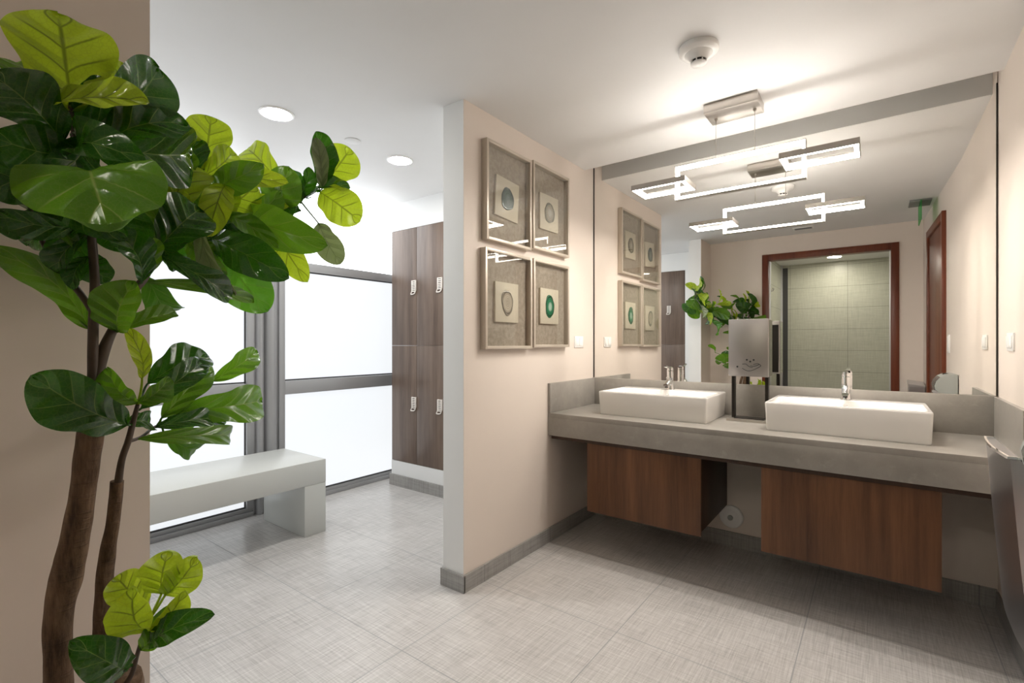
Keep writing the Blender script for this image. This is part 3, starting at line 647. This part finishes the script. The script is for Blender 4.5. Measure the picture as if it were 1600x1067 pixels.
LEAVES = [
((-1.2971, 0.2519, 1.814), (-1.3198, 0.2349, 2.0176), (-0.9813, 0.1674, -0.0953), (-1.2974, 0.2517, 1.8135), 0.1884, 2, -0.02, -0.03),
((-1.3844, 0.2364, 1.8209), (-1.5122, 0.1905, 1.969), (0.7697, -0.2522, 0.5865), (-1.2992, 0.2504, 1.8282), 0.0996, 1, 0.1, 0.1),
((-1.2694, 0.2352, 1.7424), (-1.2649, 0.135, 1.8341), (0.9965, -0.0276, -0.0791), (-1.2859, 0.2603, 1.7436), 0.1277, 0, 0.14, 0.12),
((-1.2921, 0.2432, 1.7328), (-1.2425, 0.135, 1.7102), (0.7269, 0.4423, -0.5253), (-1.2842, 0.2616, 1.7353), 0.1176, 0, 0.16, 0.1),
((-1.2564, 0.2074, 1.8026), (-1.1557, 0.3394, 1.8298), (0.6698, -0.6012, 0.4358), (-1.2957, 0.253, 1.7988), 0.0793, 2, 0.0, 0.12),
((-1.2979, 0.2638, 1.7589), (-1.2655, 0.3953, 1.9598), (0.9689, 0.1042, -0.2246), (-1.2895, 0.2576, 1.7601), 0.134, 0, 0.12, 0.25),
((-1.2708, 0.2842, 1.7459), (-1.2218, 0.4323, 1.8383), (-0.8568, 0.4454, -0.2599), (-1.2842, 0.2616, 1.7353), 0.1115, 0, -0.1, -0.1),
((-1.3241, 0.3067, 1.8507), (-1.3341, 0.3492, 1.9693), (0.9646, 0.2635, -0.0127), (-1.2992, 0.2504, 1.8282), 0.0609, 2, 0.0, 0.1),
((-1.3047, 0.2712, 1.7578), (-1.3773, 0.5045, 1.829), (0.867, 0.3714, -0.3321), (-1.2895, 0.2576, 1.7601), 0.1572, 0, 0.12, 0.1),
((-1.2343, 0.274, 1.6607), (-1.0624, 0.253, 1.5534), (0.4641, -0.3524, 0.8127), (-1.2865, 0.2706, 1.6662), 0.2319, 1, 0.16, -0.06),
((-1.3278, 0.2539, 1.7105), (-1.3258, 0.1679, 1.7023), (0.6528, 0.0862, -0.7526), (-1.2816, 0.2653, 1.7099), 0.0488, 1, 0.05, 0.2),
((-1.3817, 0.2509, 1.7213), (-1.4039, 0.1468, 1.6481), (0.9832, -0.1767, -0.0464), (-1.4014, 0.1987, 1.6605), 0.1057, 0, 0.1, 0.1),
((-1.2806, 0.2643, 1.5873), (-1.2667, 0.135, 1.5831), (0.8103, 0.106, -0.5763), (-1.29, 0.2787, 1.5939), 0.0592, 0, 0.1, 0.2),
((-1.2942, 0.2791, 1.3779), (-1.3357, 0.1479, 1.5329), (0.8017, -0.5447, -0.2461), (-1.288, 0.2838, 1.3826), 0.0779, 1, -0.16, 0.12),
((-1.3678, 0.2739, 1.6319), (-1.4693, 0.2102, 1.5587), (0.6783, -0.6097, -0.4101), (-1.3861, 0.2102, 1.6098), 0.061, 0, 0.1, 0.2),
((-1.3765, 0.2673, 1.7413), (-1.4885, 0.2333, 1.6286), (0.6957, -0.4588, -0.5527), (-1.2895, 0.2576, 1.7601), 0.1548, 0, 0.1, 0.1),
((-1.3272, 0.3293, 1.6791), (-1.3182, 0.3611, 1.5505), (0.8465, -0.5276, -0.0709), (-1.2865, 0.2706, 1.6662), 0.1294, 0, 0.1, 0.1),
((-1.3699, 0.2848, 1.6208), (-1.392, 0.2682, 1.4828), (0.8541, -0.5147, -0.0748), (-1.3835, 0.2121, 1.6013), 0.0862, 0, 0.1, 0.1),
((-1.333, 0.2875, 1.5344), (-1.3027, 0.3103, 1.4803), (0.717, -0.688, 0.1124), (-1.2895, 0.2826, 1.5422), 0.0704, 0, 0.1, 0.1),
((-1.5585, 0.594, 1.8584), (-1.5562, 0.6101, 2.0121), (-0.9457, 0.3245, -0.02), (-1.5576, 0.5771, 1.8387), 0.1347, 2, -0.0, -0.06),
((-1.7155, 0.8971, 1.927), (-1.8829, 0.8559, 2.0757), (-0.5372, 0.7435, -0.3983), (-1.7447, 0.9463, 1.8683), 0.1232, 2, -0.1, -0.1),
((-1.5326, 0.6076, 1.805), (-1.3543, 0.6597, 1.8403), (0.3281, -0.6755, -0.6603), (-1.5523, 0.5695, 1.8304), 0.0933, 1, 0.06, 0.1),
((-1.572, 0.6551, 1.825), (-1.3793, 0.7441, 1.8218), (0.4154, -0.8931, 0.1727), (-1.5576, 0.5771, 1.8387), 0.0697, 2, 0.0, 0.15),
((-1.4542, 0.606, 1.7893), (-1.3818, 0.5342, 1.6328), (0.8443, -0.217, 0.49), (-1.5308, 0.5391, 1.7974), 0.0841, 2, 0.1, 0.1),
((-1.4457, 0.4655, 1.6861), (-1.5313, 0.5513, 1.8617), (0.9143, 0.1199, 0.3869), (-1.4457, 0.4655, 1.6861), 0.1175, 2, 0.05, 0.1),
((-1.4224, 0.458, 1.6326), (-1.4364, 0.4765, 1.7491), (-0.9926, 0.0085, -0.1209), (-1.4203, 0.4488, 1.6453), 0.0797, 2, -0.0, -0.2),
((-1.3561, 0.4211, 1.5787), (-1.3697, 0.5147, 1.6926), (-0.948, 0.1808, -0.2618), (-1.3679, 0.4142, 1.566), 0.1356, 0, -0.05, -0.25),
((-1.5876, 0.5716, 1.6951), (-1.5914, 0.61, 1.7981), (0.9959, -0.0666, 0.0615), (-1.5796, 0.586, 1.6625), 0.0996, 1, 0.05, 0.1),
((-1.6762, 0.6851, 1.7713), (-1.574, 0.7467, 1.8491), (-0.6966, 0.4337, 0.5715), (-1.6815, 0.7132, 1.7391), 0.1245, 2, -0.05, -0.1),
((-1.7077, 0.793, 1.7779), (-1.3671, 0.8495, 1.6541), (0.1727, -0.9846, 0.026), (-1.715, 0.7798, 1.7757), 0.1438, 1, 0.08, 0.12),
((-1.7118, 0.8975, 1.7428), (-1.5731, 0.9146, 1.5663), (0.5193, -0.7874, 0.332), (-1.7419, 0.8528, 1.8157), 0.1111, 2, 0.1, 0.15),
((-1.589, 0.623, 1.6634), (-1.344, 0.7232, 1.5397), (0.4741, -0.8422, 0.2566), (-1.5995, 0.6067, 1.6755), 0.1224, 0, 0.08, 0.15),
((-1.6042, 0.6685, 1.7461), (-1.4114, 0.7323, 1.6348), (0.5156, -0.7028, 0.4901), (-1.6393, 0.6481, 1.7016), 0.0665, 1, 0.06, 0.12),
((-1.6331, 0.6675, 1.637), (-1.5423, 0.7674, 1.4516), (0.7922, -0.6073, 0.0607), (-1.6194, 0.6274, 1.6886), 0.1542, 4, 0.08, 0.1),
((-1.3561, 0.4211, 1.5591), (-1.4, 0.5996, 1.4683), (0.9764, 0.1781, -0.1219), (-1.3587, 0.4081, 1.5535), 0.071, 0, 0.1, 0.3),
((-1.4467, 0.5391, 1.7022), (-1.4172, 0.6119, 1.4807), (-0.5867, 0.7893, 0.1812), (-1.467, 0.4822, 1.7132), 0.0548, 3, -0.12, -0.3),
((-1.3253, 0.3808, 1.4891), (-1.4872, 0.7018, 1.4765), (0.8567, 0.4427, 0.2648), (-1.3189, 0.3749, 1.4903), 0.0493, 1, -0.08, 0.2),
((-1.3458, 0.3904, 1.5064), (-1.4457, 0.4655, 1.4286), (0.6433, 0.0657, -0.7628), (-1.331, 0.3896, 1.516), 0.0901, 4, 0.1, 0.1),
((-1.5244, 0.5332, 1.7136), (-1.4572, 0.4388, 1.5694), (0.7935, -0.2687, 0.546), (-1.4988, 0.5072, 1.7538), 0.1313, 0, 0.1, 0.1),
((-1.7094, 0.6702, 1.7529), (-1.7114, 0.6162, 1.5822), (0.8927, -0.4326, 0.1264), (-1.6703, 0.691, 1.7268), 0.1625, 0, 0.1, 0.1),
((-1.736, 0.8683, 1.8207), (-1.6197, 0.8807, 1.9543), (0.7259, -0.3352, -0.6006), (-1.7442, 0.867, 1.8234), 0.145, 1, 0.1, 0.1),
((-1.7004, 0.9685, 1.8366), (-1.8394, 0.8727, 1.8858), (0.5775, -0.8153, 0.0433), (-1.7404, 0.9574, 1.8753), 0.1322, 0, 0.1, 0.1),
((-1.7031, 1.0475, 1.9471), (-1.6609, 1.0137, 2.137), (0.9674, -0.0997, -0.2327), (-1.6992, 1.0504, 1.9471), 0.1178, 0, 0.0, 0.4),
((-1.679, 1.0406, 1.931), (-1.6368, 0.9914, 2.0996), (-0.8853, 0.3375, 0.3199), (-1.7026, 1.0435, 1.9408), 0.0621, 3, -0.06, -0.2),
((-1.7056, 1.0706, 1.9634), (-1.6265, 1.13, 2.1018), (-0.8284, 0.4957, 0.2608), (-1.7028, 1.062, 1.9705), 0.1631, 2, -0.0, -0.06),
((-1.6848, 1.0362, 1.9213), (-1.5818, 1.1385, 1.8175), (0.6992, -0.7149, -0.0108), (-1.7061, 1.0366, 1.9345), 0.1609, 2, 0.05, 0.08),
((-1.6609, 1.0137, 1.7972), (-1.6052, 1.0709, 1.6472), (-0.6621, 0.7484, 0.0395), (-1.7319, 0.9797, 1.8892), 0.1057, 3, -0.0, -0.1),
((-1.7497, 0.9839, 1.8963), (-1.6698, 0.9859, 1.9955), (0.7785, -0.0043, -0.6276), (-1.7319, 0.9797, 1.8892), 0.0655, 0, 0.0, 0.3),
((-1.7288, 0.9847, 1.8736), (-1.7828, 0.9519, 2.0101), (0.9292, -0.1766, 0.3246), (-1.7319, 0.9797, 1.8892), 0.0794, 0, 0.0, 0.3),
((-1.7233, 1.0019, 1.8959), (-1.6044, 1.109, 1.9488), (0.2341, -0.627, 0.743), (-1.7233, 1.0019, 1.9031), 0.1336, 0, 0.0, 0.1),
((-1.2853, 0.3233, 1.3746), (-1.2227, 0.3328, 1.4765), (0.6448, -0.6882, -0.3325), (-1.3031, 0.3189, 1.3767), 0.1022, 1, 0.1, 0.3),
((-1.2788, 0.3281, 1.3801), (-1.3047, 0.4393, 1.4219), (0.8527, 0.0018, 0.5224), (-1.3031, 0.3189, 1.3767), 0.0488, 1, 0.0, 0.3),
((-1.2925, 0.3679, 1.4853), (-1.2626, 0.3028, 1.5921), (0.9486, 0.3065, -0.0785), (-1.316, 0.3663, 1.4771), 0.0774, 0, 0.2, 0.3),
((-1.3471, 0.3834, 1.2682), (-1.3049, 0.3461, 1.3837), (-0.942, -0.172, 0.2881), (-1.3052, 0.3633, 1.2147), 0.0439, 2, -0.05, -0.15),
((-1.2926, 0.3428, 1.1736), (-1.2935, 0.1921, 1.2867), (0.9666, -0.1576, -0.2023), (-1.3107, 0.3554, 1.1697), 0.1214, 0, 0.12, 0.12),
((-1.3052, 0.3633, 1.2176), (-1.2668, 0.2996, 1.2977), (0.658, -0.4032, -0.636), (-1.3052, 0.3633, 1.2147), 0.0733, 1, 0.05, 0.3),
((-1.306, 0.3647, 1.2174), (-1.2843, 0.4185, 1.2718), (0.93, -0.0033, -0.3675), (-1.3052, 0.3633, 1.2147), 0.0619, 1, 0.05, 0.3),
((-1.3771, 0.402, 1.2537), (-1.4088, 0.5492, 1.3182), (0.794, -0.0924, 0.6008), (-1.3052, 0.3633, 1.2147), 0.1037, 0, 0.1, 0.15),
((-1.3198, 0.3709, 1.2014), (-1.3842, 0.5306, 1.3074), (0.913, 0.1071, 0.3937), (-1.3071, 0.3615, 1.2035), 0.0669, 0, 0.08, 0.15),
((-1.4154, 0.4422, 1.1637), (-1.4745, 0.5748, 1.2973), (-0.926, -0.0338, -0.376), (-1.425, 0.4378, 1.1473), 0.0834, 1, -0.03, -0.12),
((-1.4733, 0.4888, 1.1659), (-1.5517, 0.762, 1.1701), (-0.9568, -0.2731, -0.1), (-1.4765, 0.4815, 1.159), 0.1211, 1, -0.05, -0.1),
((-1.5958, 0.6274, 1.2353), (-1.633, 0.783, 1.3251), (-0.9703, -0.1065, -0.2172), (-1.5274, 0.5342, 1.1931), 0.077, 1, -0.0, -0.15),
((-1.3271, 0.3659, 1.1355), (-1.4956, 0.6476, 1.0787), (0.8394, 0.5281, 0.1286), (-1.3282, 0.3658, 1.1355), 0.0585, 1, 0.08, 0.15),
((-1.4078, 0.4239, 1.1449), (-1.5034, 0.6282, 1.1306), (0.7915, 0.4025, 0.4598), (-1.4078, 0.4239, 1.1449), 0.0624, 0, 0.05, 0.15),
((-1.4425, 0.4589, 1.1137), (-1.5021, 0.5597, 1.0595), (0.8308, 0.2148, -0.5135), (-1.4422, 0.4518, 1.1497), 0.0632, 4, 0.1, 0.1),
((-1.3352, 0.3483, 1.1742), (-1.3826, 0.4138, 1.155), (0.6761, 0.611, 0.4119), (-1.3117, 0.357, 1.1754), 0.0565, 0, 0.1, 0.1),
((-1.1764, 0.3675, 0.8349), (-1.1659, 0.3754, 0.9217), (-0.8384, 0.5426, 0.0523), (-1.1673, 0.3493, 0.804), 0.088, 2, -0.05, -0.1),
((-1.1701, 0.3722, 0.8323), (-1.1287, 0.4158, 0.9042), (-0.8429, 0.5077, 0.1779), (-1.1673, 0.3493, 0.804), 0.075, 2, -0.05, -0.1),
((-1.2257, 0.3555, 0.7951), (-1.2771, 0.3169, 0.8622), (-0.8324, 0.2959, -0.4687), (-1.1672, 0.3476, 0.8003), 0.0831, 2, -0.05, -0.1),
((-1.1475, 0.3392, 0.7836), (-1.1268, 0.3047, 0.8882), (0.7166, -0.6078, -0.3421), (-1.1667, 0.3391, 0.7815), 0.0868, 2, 0.1, 0.25),
((-1.1455, 0.3407, 0.7849), (-1.0683, 0.3736, 0.8696), (0.7584, -0.3231, -0.566), (-1.1668, 0.3408, 0.7852), 0.0566, 2, 0.05, 0.25),
((-1.1737, 0.332, 0.7382), (-1.1334, 0.3873, 0.8245), (0.8278, -0.5603, -0.0281), (-1.1771, 0.3295, 0.7395), 0.0568, 1, 0.05, 0.12),
((-1.1595, 0.3427, 0.7484), (-1.0178, 0.399, 0.8319), (0.1419, -0.9154, 0.3766), (-1.1736, 0.3321, 0.7522), 0.0598, 0, 0.05, 0.15),
((-1.1735, 0.3071, 0.7108), (-1.1383, 0.2211, 0.8211), (0.9582, 0.2699, -0.0952), (-1.1835, 0.3247, 0.7112), 0.0785, 0, 0.1, 0.15),
((-1.3236, 0.257, 1.792), (-1.4803, 0.202, 1.8831), (0.5436, -0.6307, 0.5538), (-1.2948, 0.2537, 1.7914), 0.1147, 0, 0.2, 0.3),
((-1.3236, 0.257, 1.7722), (-1.2798, 0.2024, 1.6571), (0.8403, 0.5384, 0.0637), (-1.293, 0.255, 1.7767), 0.0972, 0, 0.25, 0.3),
((-1.3173, 0.2618, 1.7854), (-1.2994, 0.3502, 1.8882), (0.9229, -0.3565, 0.1458), (-1.2939, 0.2543, 1.784), 0.1009, 0, 0.1, 0.3),
((-1.3005, 0.2744, 1.7197), (-1.1566, 0.3323, 1.7112), (0.3717, -0.8793, 0.2978), (-1.2806, 0.2643, 1.7187), 0.0911, 0, 0.25, 0.3),
((-1.3308, 0.2767, 1.6667), (-1.3507, 0.2117, 1.6311), (0.9284, -0.087, -0.3612), (-1.2875, 0.2717, 1.6574), 0.0929, 0, 0.2, 0.3),
((-1.3005, 0.2744, 1.6474), (-1.1919, 0.3058, 1.5572), (0.4111, -0.8929, 0.1835), (-1.288, 0.2731, 1.6447), 0.0768, 0, 0.2, 0.3),
((-1.3005, 0.2744, 1.6605), (-1.3312, 0.2388, 1.5637), (0.8589, -0.5046, -0.0872), (-1.2875, 0.2717, 1.6574), 0.0844, 0, 0.2, 0.35),
((-1.2921, 0.2807, 1.5816), (-1.3629, 0.2525, 1.479), (0.6415, -0.7275, -0.2433), (-1.2905, 0.2801, 1.5812), 0.0581, 0, 0.2, 0.3),
((-1.3783, 0.216, 1.5948), (-1.2848, 0.2612, 1.5409), (0.5953, -0.4057, 0.6936), (-1.3832, 0.2141, 1.5941), 0.0427, 1, 0.2, 0.3),
((-1.3888, 0.2081, 1.6211), (-1.3893, 0.1452, 1.5888), (0.8091, 0.2635, -0.5253), (-1.3886, 0.2082, 1.6182), 0.0702, 0, 0.2, 0.2),
((-1.2942, 0.2791, 1.529), (-1.2971, 0.2519, 1.4585), (0.7815, -0.5924, 0.1957), (-1.2888, 0.2832, 1.529), 0.037, 0, 0.1, 0.3),
((-1.3218, 0.3834, 1.5036), (-1.3239, 0.3568, 1.5973), (0.9752, 0.2062, 0.0801), (-1.3218, 0.3834, 1.5036), 0.0627, 1, 0.2, 0.4),
((-1.4033, 0.4357, 1.5945), (-1.3592, 0.3992, 1.6756), (0.8958, 0.1615, -0.4141), (-1.3948, 0.4321, 1.6045), 0.0931, 1, 0.2, 0.3),
((-1.4574, 0.4692, 1.6888), (-1.4484, 0.4949, 1.5965), (0.7542, -0.648, -0.1063), (-1.4563, 0.4738, 1.6997), 0.0979, 0, 0.25, 0.35),
((-1.515, 0.5146, 1.7601), (-1.5211, 0.4723, 1.8153), (0.9683, -0.2381, -0.0751), (-1.5094, 0.5156, 1.7674), 0.0972, 2, 0.1, 0.3),
((-1.5763, 0.5675, 1.6596), (-1.5185, 0.6328, 1.5479), (0.5981, -0.7873, -0.1501), (-1.5796, 0.586, 1.6625), 0.0853, 1, 0.15, 0.3),
((-1.6762, 0.6851, 1.7304), (-1.6166, 0.7114, 1.8279), (0.6775, -0.7, -0.2259), (-1.6703, 0.691, 1.7268), 0.0909, 2, 0.1, 0.3),
((-1.7051, 0.7668, 1.7721), (-1.5673, 0.8261, 1.8472), (0.5647, -0.391, -0.7268), (-1.7038, 0.7576, 1.7635), 0.1024, 1, 0.1, 0.3),
((-1.7374, 0.8242, 1.7979), (-1.5769, 0.8485, 1.8076), (0.1463, -0.9876, 0.0565), (-1.7374, 0.8242, 1.8002), 0.0777, 2, 0.1, 0.3),
((-1.7631, 0.9292, 1.8501), (-1.6436, 0.9362, 1.7246), (0.3112, -0.9181, 0.2454), (-1.7533, 0.9241, 1.8544), 0.1044, 0, 0.15, 0.3),
((-1.7229, 0.8283, 1.792), (-1.6614, 0.8136, 1.6407), (0.7188, -0.6003, 0.3506), (-1.7374, 0.8242, 1.8002), 0.1022, 0, 0.15, 0.3),
((-1.52, 0.5239, 1.7774), (-1.4924, 0.4805, 1.8787), (0.9445, -0.1158, -0.3075), (-1.52, 0.5239, 1.7809), 0.1051, 1, 0.1, 0.2),
((-1.5313, 0.5513, 1.7991), (-1.5885, 0.5476, 1.9375), (0.9215, -0.0848, 0.3789), (-1.5361, 0.5467, 1.8057), 0.1009, 0, 0.1, 0.2),
((-1.5353, 0.5688, 1.8136), (-1.5229, 0.6576, 1.9202), (-0.981, -0.0767, 0.1781), (-1.5415, 0.5543, 1.8139), 0.0976, 2, -0.05, -0.15),
((-1.5244, 0.5332, 1.7489), (-1.4795, 0.6098, 1.7374), (0.8638, -0.4876, 0.1269), (-1.5094, 0.5156, 1.7674), 0.0968, 1, 0.1, 0.2),
((-1.4569, 0.4805, 1.6829), (-1.4257, 0.5404, 1.6348), (0.7887, -0.5785, -0.2082), (-1.4563, 0.4738, 1.6997), 0.09, 1, 0.15, 0.2),
((-1.5244, 0.5332, 1.6872), (-1.4924, 0.4805, 1.7475), (0.8995, 0.0507, -0.4341), (-1.5399, 0.5446, 1.6364), 0.0892, 1, 0.1, 0.2),
((-1.6438, 0.6444, 1.7137), (-1.5746, 0.6929, 1.7268), (0.5627, -0.6727, -0.4805), (-1.6393, 0.6481, 1.7016), 0.1027, 0, 0.1, 0.2),
((-1.6816, 0.6969, 1.7335), (-1.5842, 0.7357, 1.6822), (0.4363, -0.8857, 0.1588), (-1.6703, 0.691, 1.7268), 0.0881, 0, 0.1, 0.25),
((-1.7306, 0.8102, 1.7895), (-1.5698, 0.8018, 1.7376), (-0.0529, -0.9986, -0.0032), (-1.7262, 0.802, 1.7879), 0.1001, 1, 0.1, 0.2),
((-1.7588, 0.8913, 1.8247), (-1.638, 0.914, 1.8327), (0.1934, -0.8814, -0.431), (-1.7465, 0.8813, 1.8312), 0.0974, 0, 0.1, 0.2),
((-1.6708, 0.6924, 1.7269), (-1.6547, 0.6763, 1.6005), (0.7397, -0.6492, 0.1773), (-1.6703, 0.691, 1.7268), 0.0982, 0, 0.2, 0.25),
((-1.3797, 0.4284, 1.5827), (-1.4069, 0.4864, 1.5514), (0.8071, 0.0612, -0.5872), (-1.3771, 0.4204, 1.5784), 0.0589, 0, 0.2, 0.25),
((-1.5244, 0.5332, 1.6343), (-1.5343, 0.6015, 1.5918), (0.9925, 0.1083, -0.0571), (-1.52, 0.5239, 1.6234), 0.0656, 1, 0.15, 0.25),
((-1.7374, 0.8242, 1.8002), (-1.736, 0.8683, 1.9462), (0.6253, 0.7455, -0.2307), (-1.7374, 0.8242, 1.8002), 0.2102, 1, 0.1, 0.1),
((-1.7374, 0.8242, 1.789), (-1.8462, 0.8347, 1.6796), (-0.1248, -0.9918, 0.0292), (-1.7374, 0.8242, 1.8002), 0.2014, 1, 0.1, 0.1),
((-1.7631, 0.9292, 1.8501), (-1.8523, 0.9561, 1.723), (-0.1991, -0.9777, -0.0668), (-1.7533, 0.9241, 1.8544), 0.2073, 0, 0.1, 0.1),
((-1.6978, 0.694, 1.7353), (-1.7352, 0.7191, 1.8732), (-0.0692, -0.9846, 0.1608), (-1.6815, 0.7132, 1.7391), 0.1896, 1, 0.1, 0.1),
((-1.7193, 0.9793, 1.885), (-1.7909, 0.9993, 1.7718), (-0.1863, -0.9809, -0.055), (-1.7319, 0.9797, 1.8892), 0.1903, 1, 0.1, 0.1),
((-1.4681, 0.4727, 1.1533), (-1.5313, 0.5513, 1.2359), (0.583, 0.7627, -0.28), (-1.4681, 0.4727, 1.1533), 0.1498, 0, 0.1, 0.1),
((-1.5002, 0.5096, 1.1715), (-1.5847, 0.6212, 1.1334), (0.2549, -0.1343, -0.9576), (-1.502, 0.5078, 1.1761), 0.1484, 1, 0.1, 0.1)]
fig = thing('fiddle_leaf_fig', (-1.33, .27, 0), 'tall fiddle-leaf fig tree with glossy green leaves standing by the left wall', 'plant')
MB().lathe((-1.33, .27, 0), [(.105, 0), (.115, .01), (.140, .30), (.143, .32), (.132, .32), (.128, .29), (.001, .29)], 40).build('pot', M['pot'], fig, True)
MB().lathe((-1.33, .27, .29), [(.126, 0), (.12, .008), (.001, .015)], 40).build('soil', M['soil'], fig, True)
seat = [(-1.36, .25), (-1.30, .30), (-1.29, .24)]; k = 0
for i, (kind, pts) in enumerate(BRANCHES):
    if kind == 'trunk':
        x, y, z, r = pts[0]; sx, sy = seat[k]; k += 1
        pts = [(sx, sy, .28, r * 1.1), ((sx * 2 + x) / 3, (sy * 2 + y) / 3, .40, r * 1.05)] + pts
    m = MB(); m.tube(smooth_path(pts, 12 if kind == 'trunk' else 7), 20 if kind == 'trunk' else 10, True, .09 if kind == 'trunk' else .05, i * 3.1)
    m.build(kind, M['bark'] if kind == 'trunk' else M['twig'], fig, 'all')

def leaf(i, b, t_, nrm, a, W, kind, bend, fold):
    rnd = random.Random(100 + i); b, t_, nrm, a = Vector(b), Vector(t_), Vector(nrm), Vector(a)
    ax = t_ - b; L = ax.length; ax.normalize(); nrm = (nrm - ax * nrm.dot(ax)).normalized(); sd_ = ax.cross(nrm)
    NU, NV = 30, 18; ph = [rnd.random() * 6.28 for _ in range(6)]; wob = .5 + rnd.random() * .5
    hw = W * .46; twist = (rnd.random() - .5) * .8; sg = 1 if bend + fold >= 0 else -1
    bend += sg * (.05 + .10 * rnd.random()); fold += sg * .12 * rnd.random()
    def width(u):
        e = max(0., 1 - (2 * min(1, max(0, u)) ** 1.28 - 1) ** 2) ** .5
        w_ = e * (1 - .16 * math.exp(-((u - .36) / .14) ** 2)) * min(1, (u / .10 + .02)) ** .25
        return hw * w_ * (1 + .03 * math.sin(9 * u + ph[0]))
    m = MB(); g = []
    for iu in range(NU + 1):
        u = iu / NU; uu = 1 - (1 - u) ** 1.25; w_ = width(uu); row = []
        for iv in range(NV + 1):
            v = -1 + 2 * iv / NV; av = abs(v)
            tipnotch = .03 * L * math.exp(-(v / .25) ** 2) * max(0, uu - .9) * 10
            tw = twist * (uu - .45); sdv = sd_ * math.cos(tw) + nrm * math.sin(tw)
            p = b + ax * (L * uu - tipnotch) + sdv * (v * w_)
            h = bend * L * math.sin(math.pi * uu * .9) * 1.2 - bend * L * .6 * uu * uu
            h += fold * (w_ * (av ** 1.3)) * 1.5
            side_ = 0 if v < 0 else 1
            h += wob * .16 * hw * av ** 2 * math.sin(uu * 11 + ph[1 + side_]) * min(1, uu * 3)
            h += .06 * hw * math.cos(2 * math.pi * 4.3 * (uu - .26 * av ** .85)) * min(1, av * 4) * (1 - av * .4)
            h -= .03 * hw * math.exp(-(v / .08) ** 2)
            q = p + nrm * h
            if q.y < .62: q.x = max(q.x, XP + .012)
            q.y = max(q.y, .125)
            row.append(m.bm.verts.new(q))
        g.append(row)
    for iu in range(NU):
        for iv in range(NV):
            f = m.bm.faces.new((g[iu][iv], g[iu][iv + 1], g[iu + 1][iv + 1], g[iu + 1][iv]))
            for l, (du, dv) in zip(f.loops, ((0, 0), (0, 1), (1, 1), (1, 0))):
                l[m.uv].uv = (1 - (1 - (iu + du) / NU) ** 1.25, (iv + dv) / NV)
    pet = [(*a, .0035), (*(a * .5 + b * .5 - nrm * .004), .0028), (*b, .0024), (*(b + ax * L * .12 - nrm * .002), .0018)]
    if (a - b).length < .012: pet = pet[2:]
    n0 = len(m.bm.faces); m.tube(smooth_path(pet, 3), 6); m.bm.faces.ensure_lookup_table()
    for f in m.bm.faces[n0:]:
        for l in f.loops: l[m.uv].uv = (.5, .56)
    o = m.build('leaf', LEAF[kind], fig, 'all')
    if kind == 2: o['label'] = 'lime green leaf, backlight painted into its colour'
    elif kind == 3: o['label'] = 'leaf turned to its pale underside'
for i, (b, t_, n_, a, W, kind, bend, fold) in enumerate(LEAVES): leaf(i, b, t_, n_, a, W, kind, bend, fold)
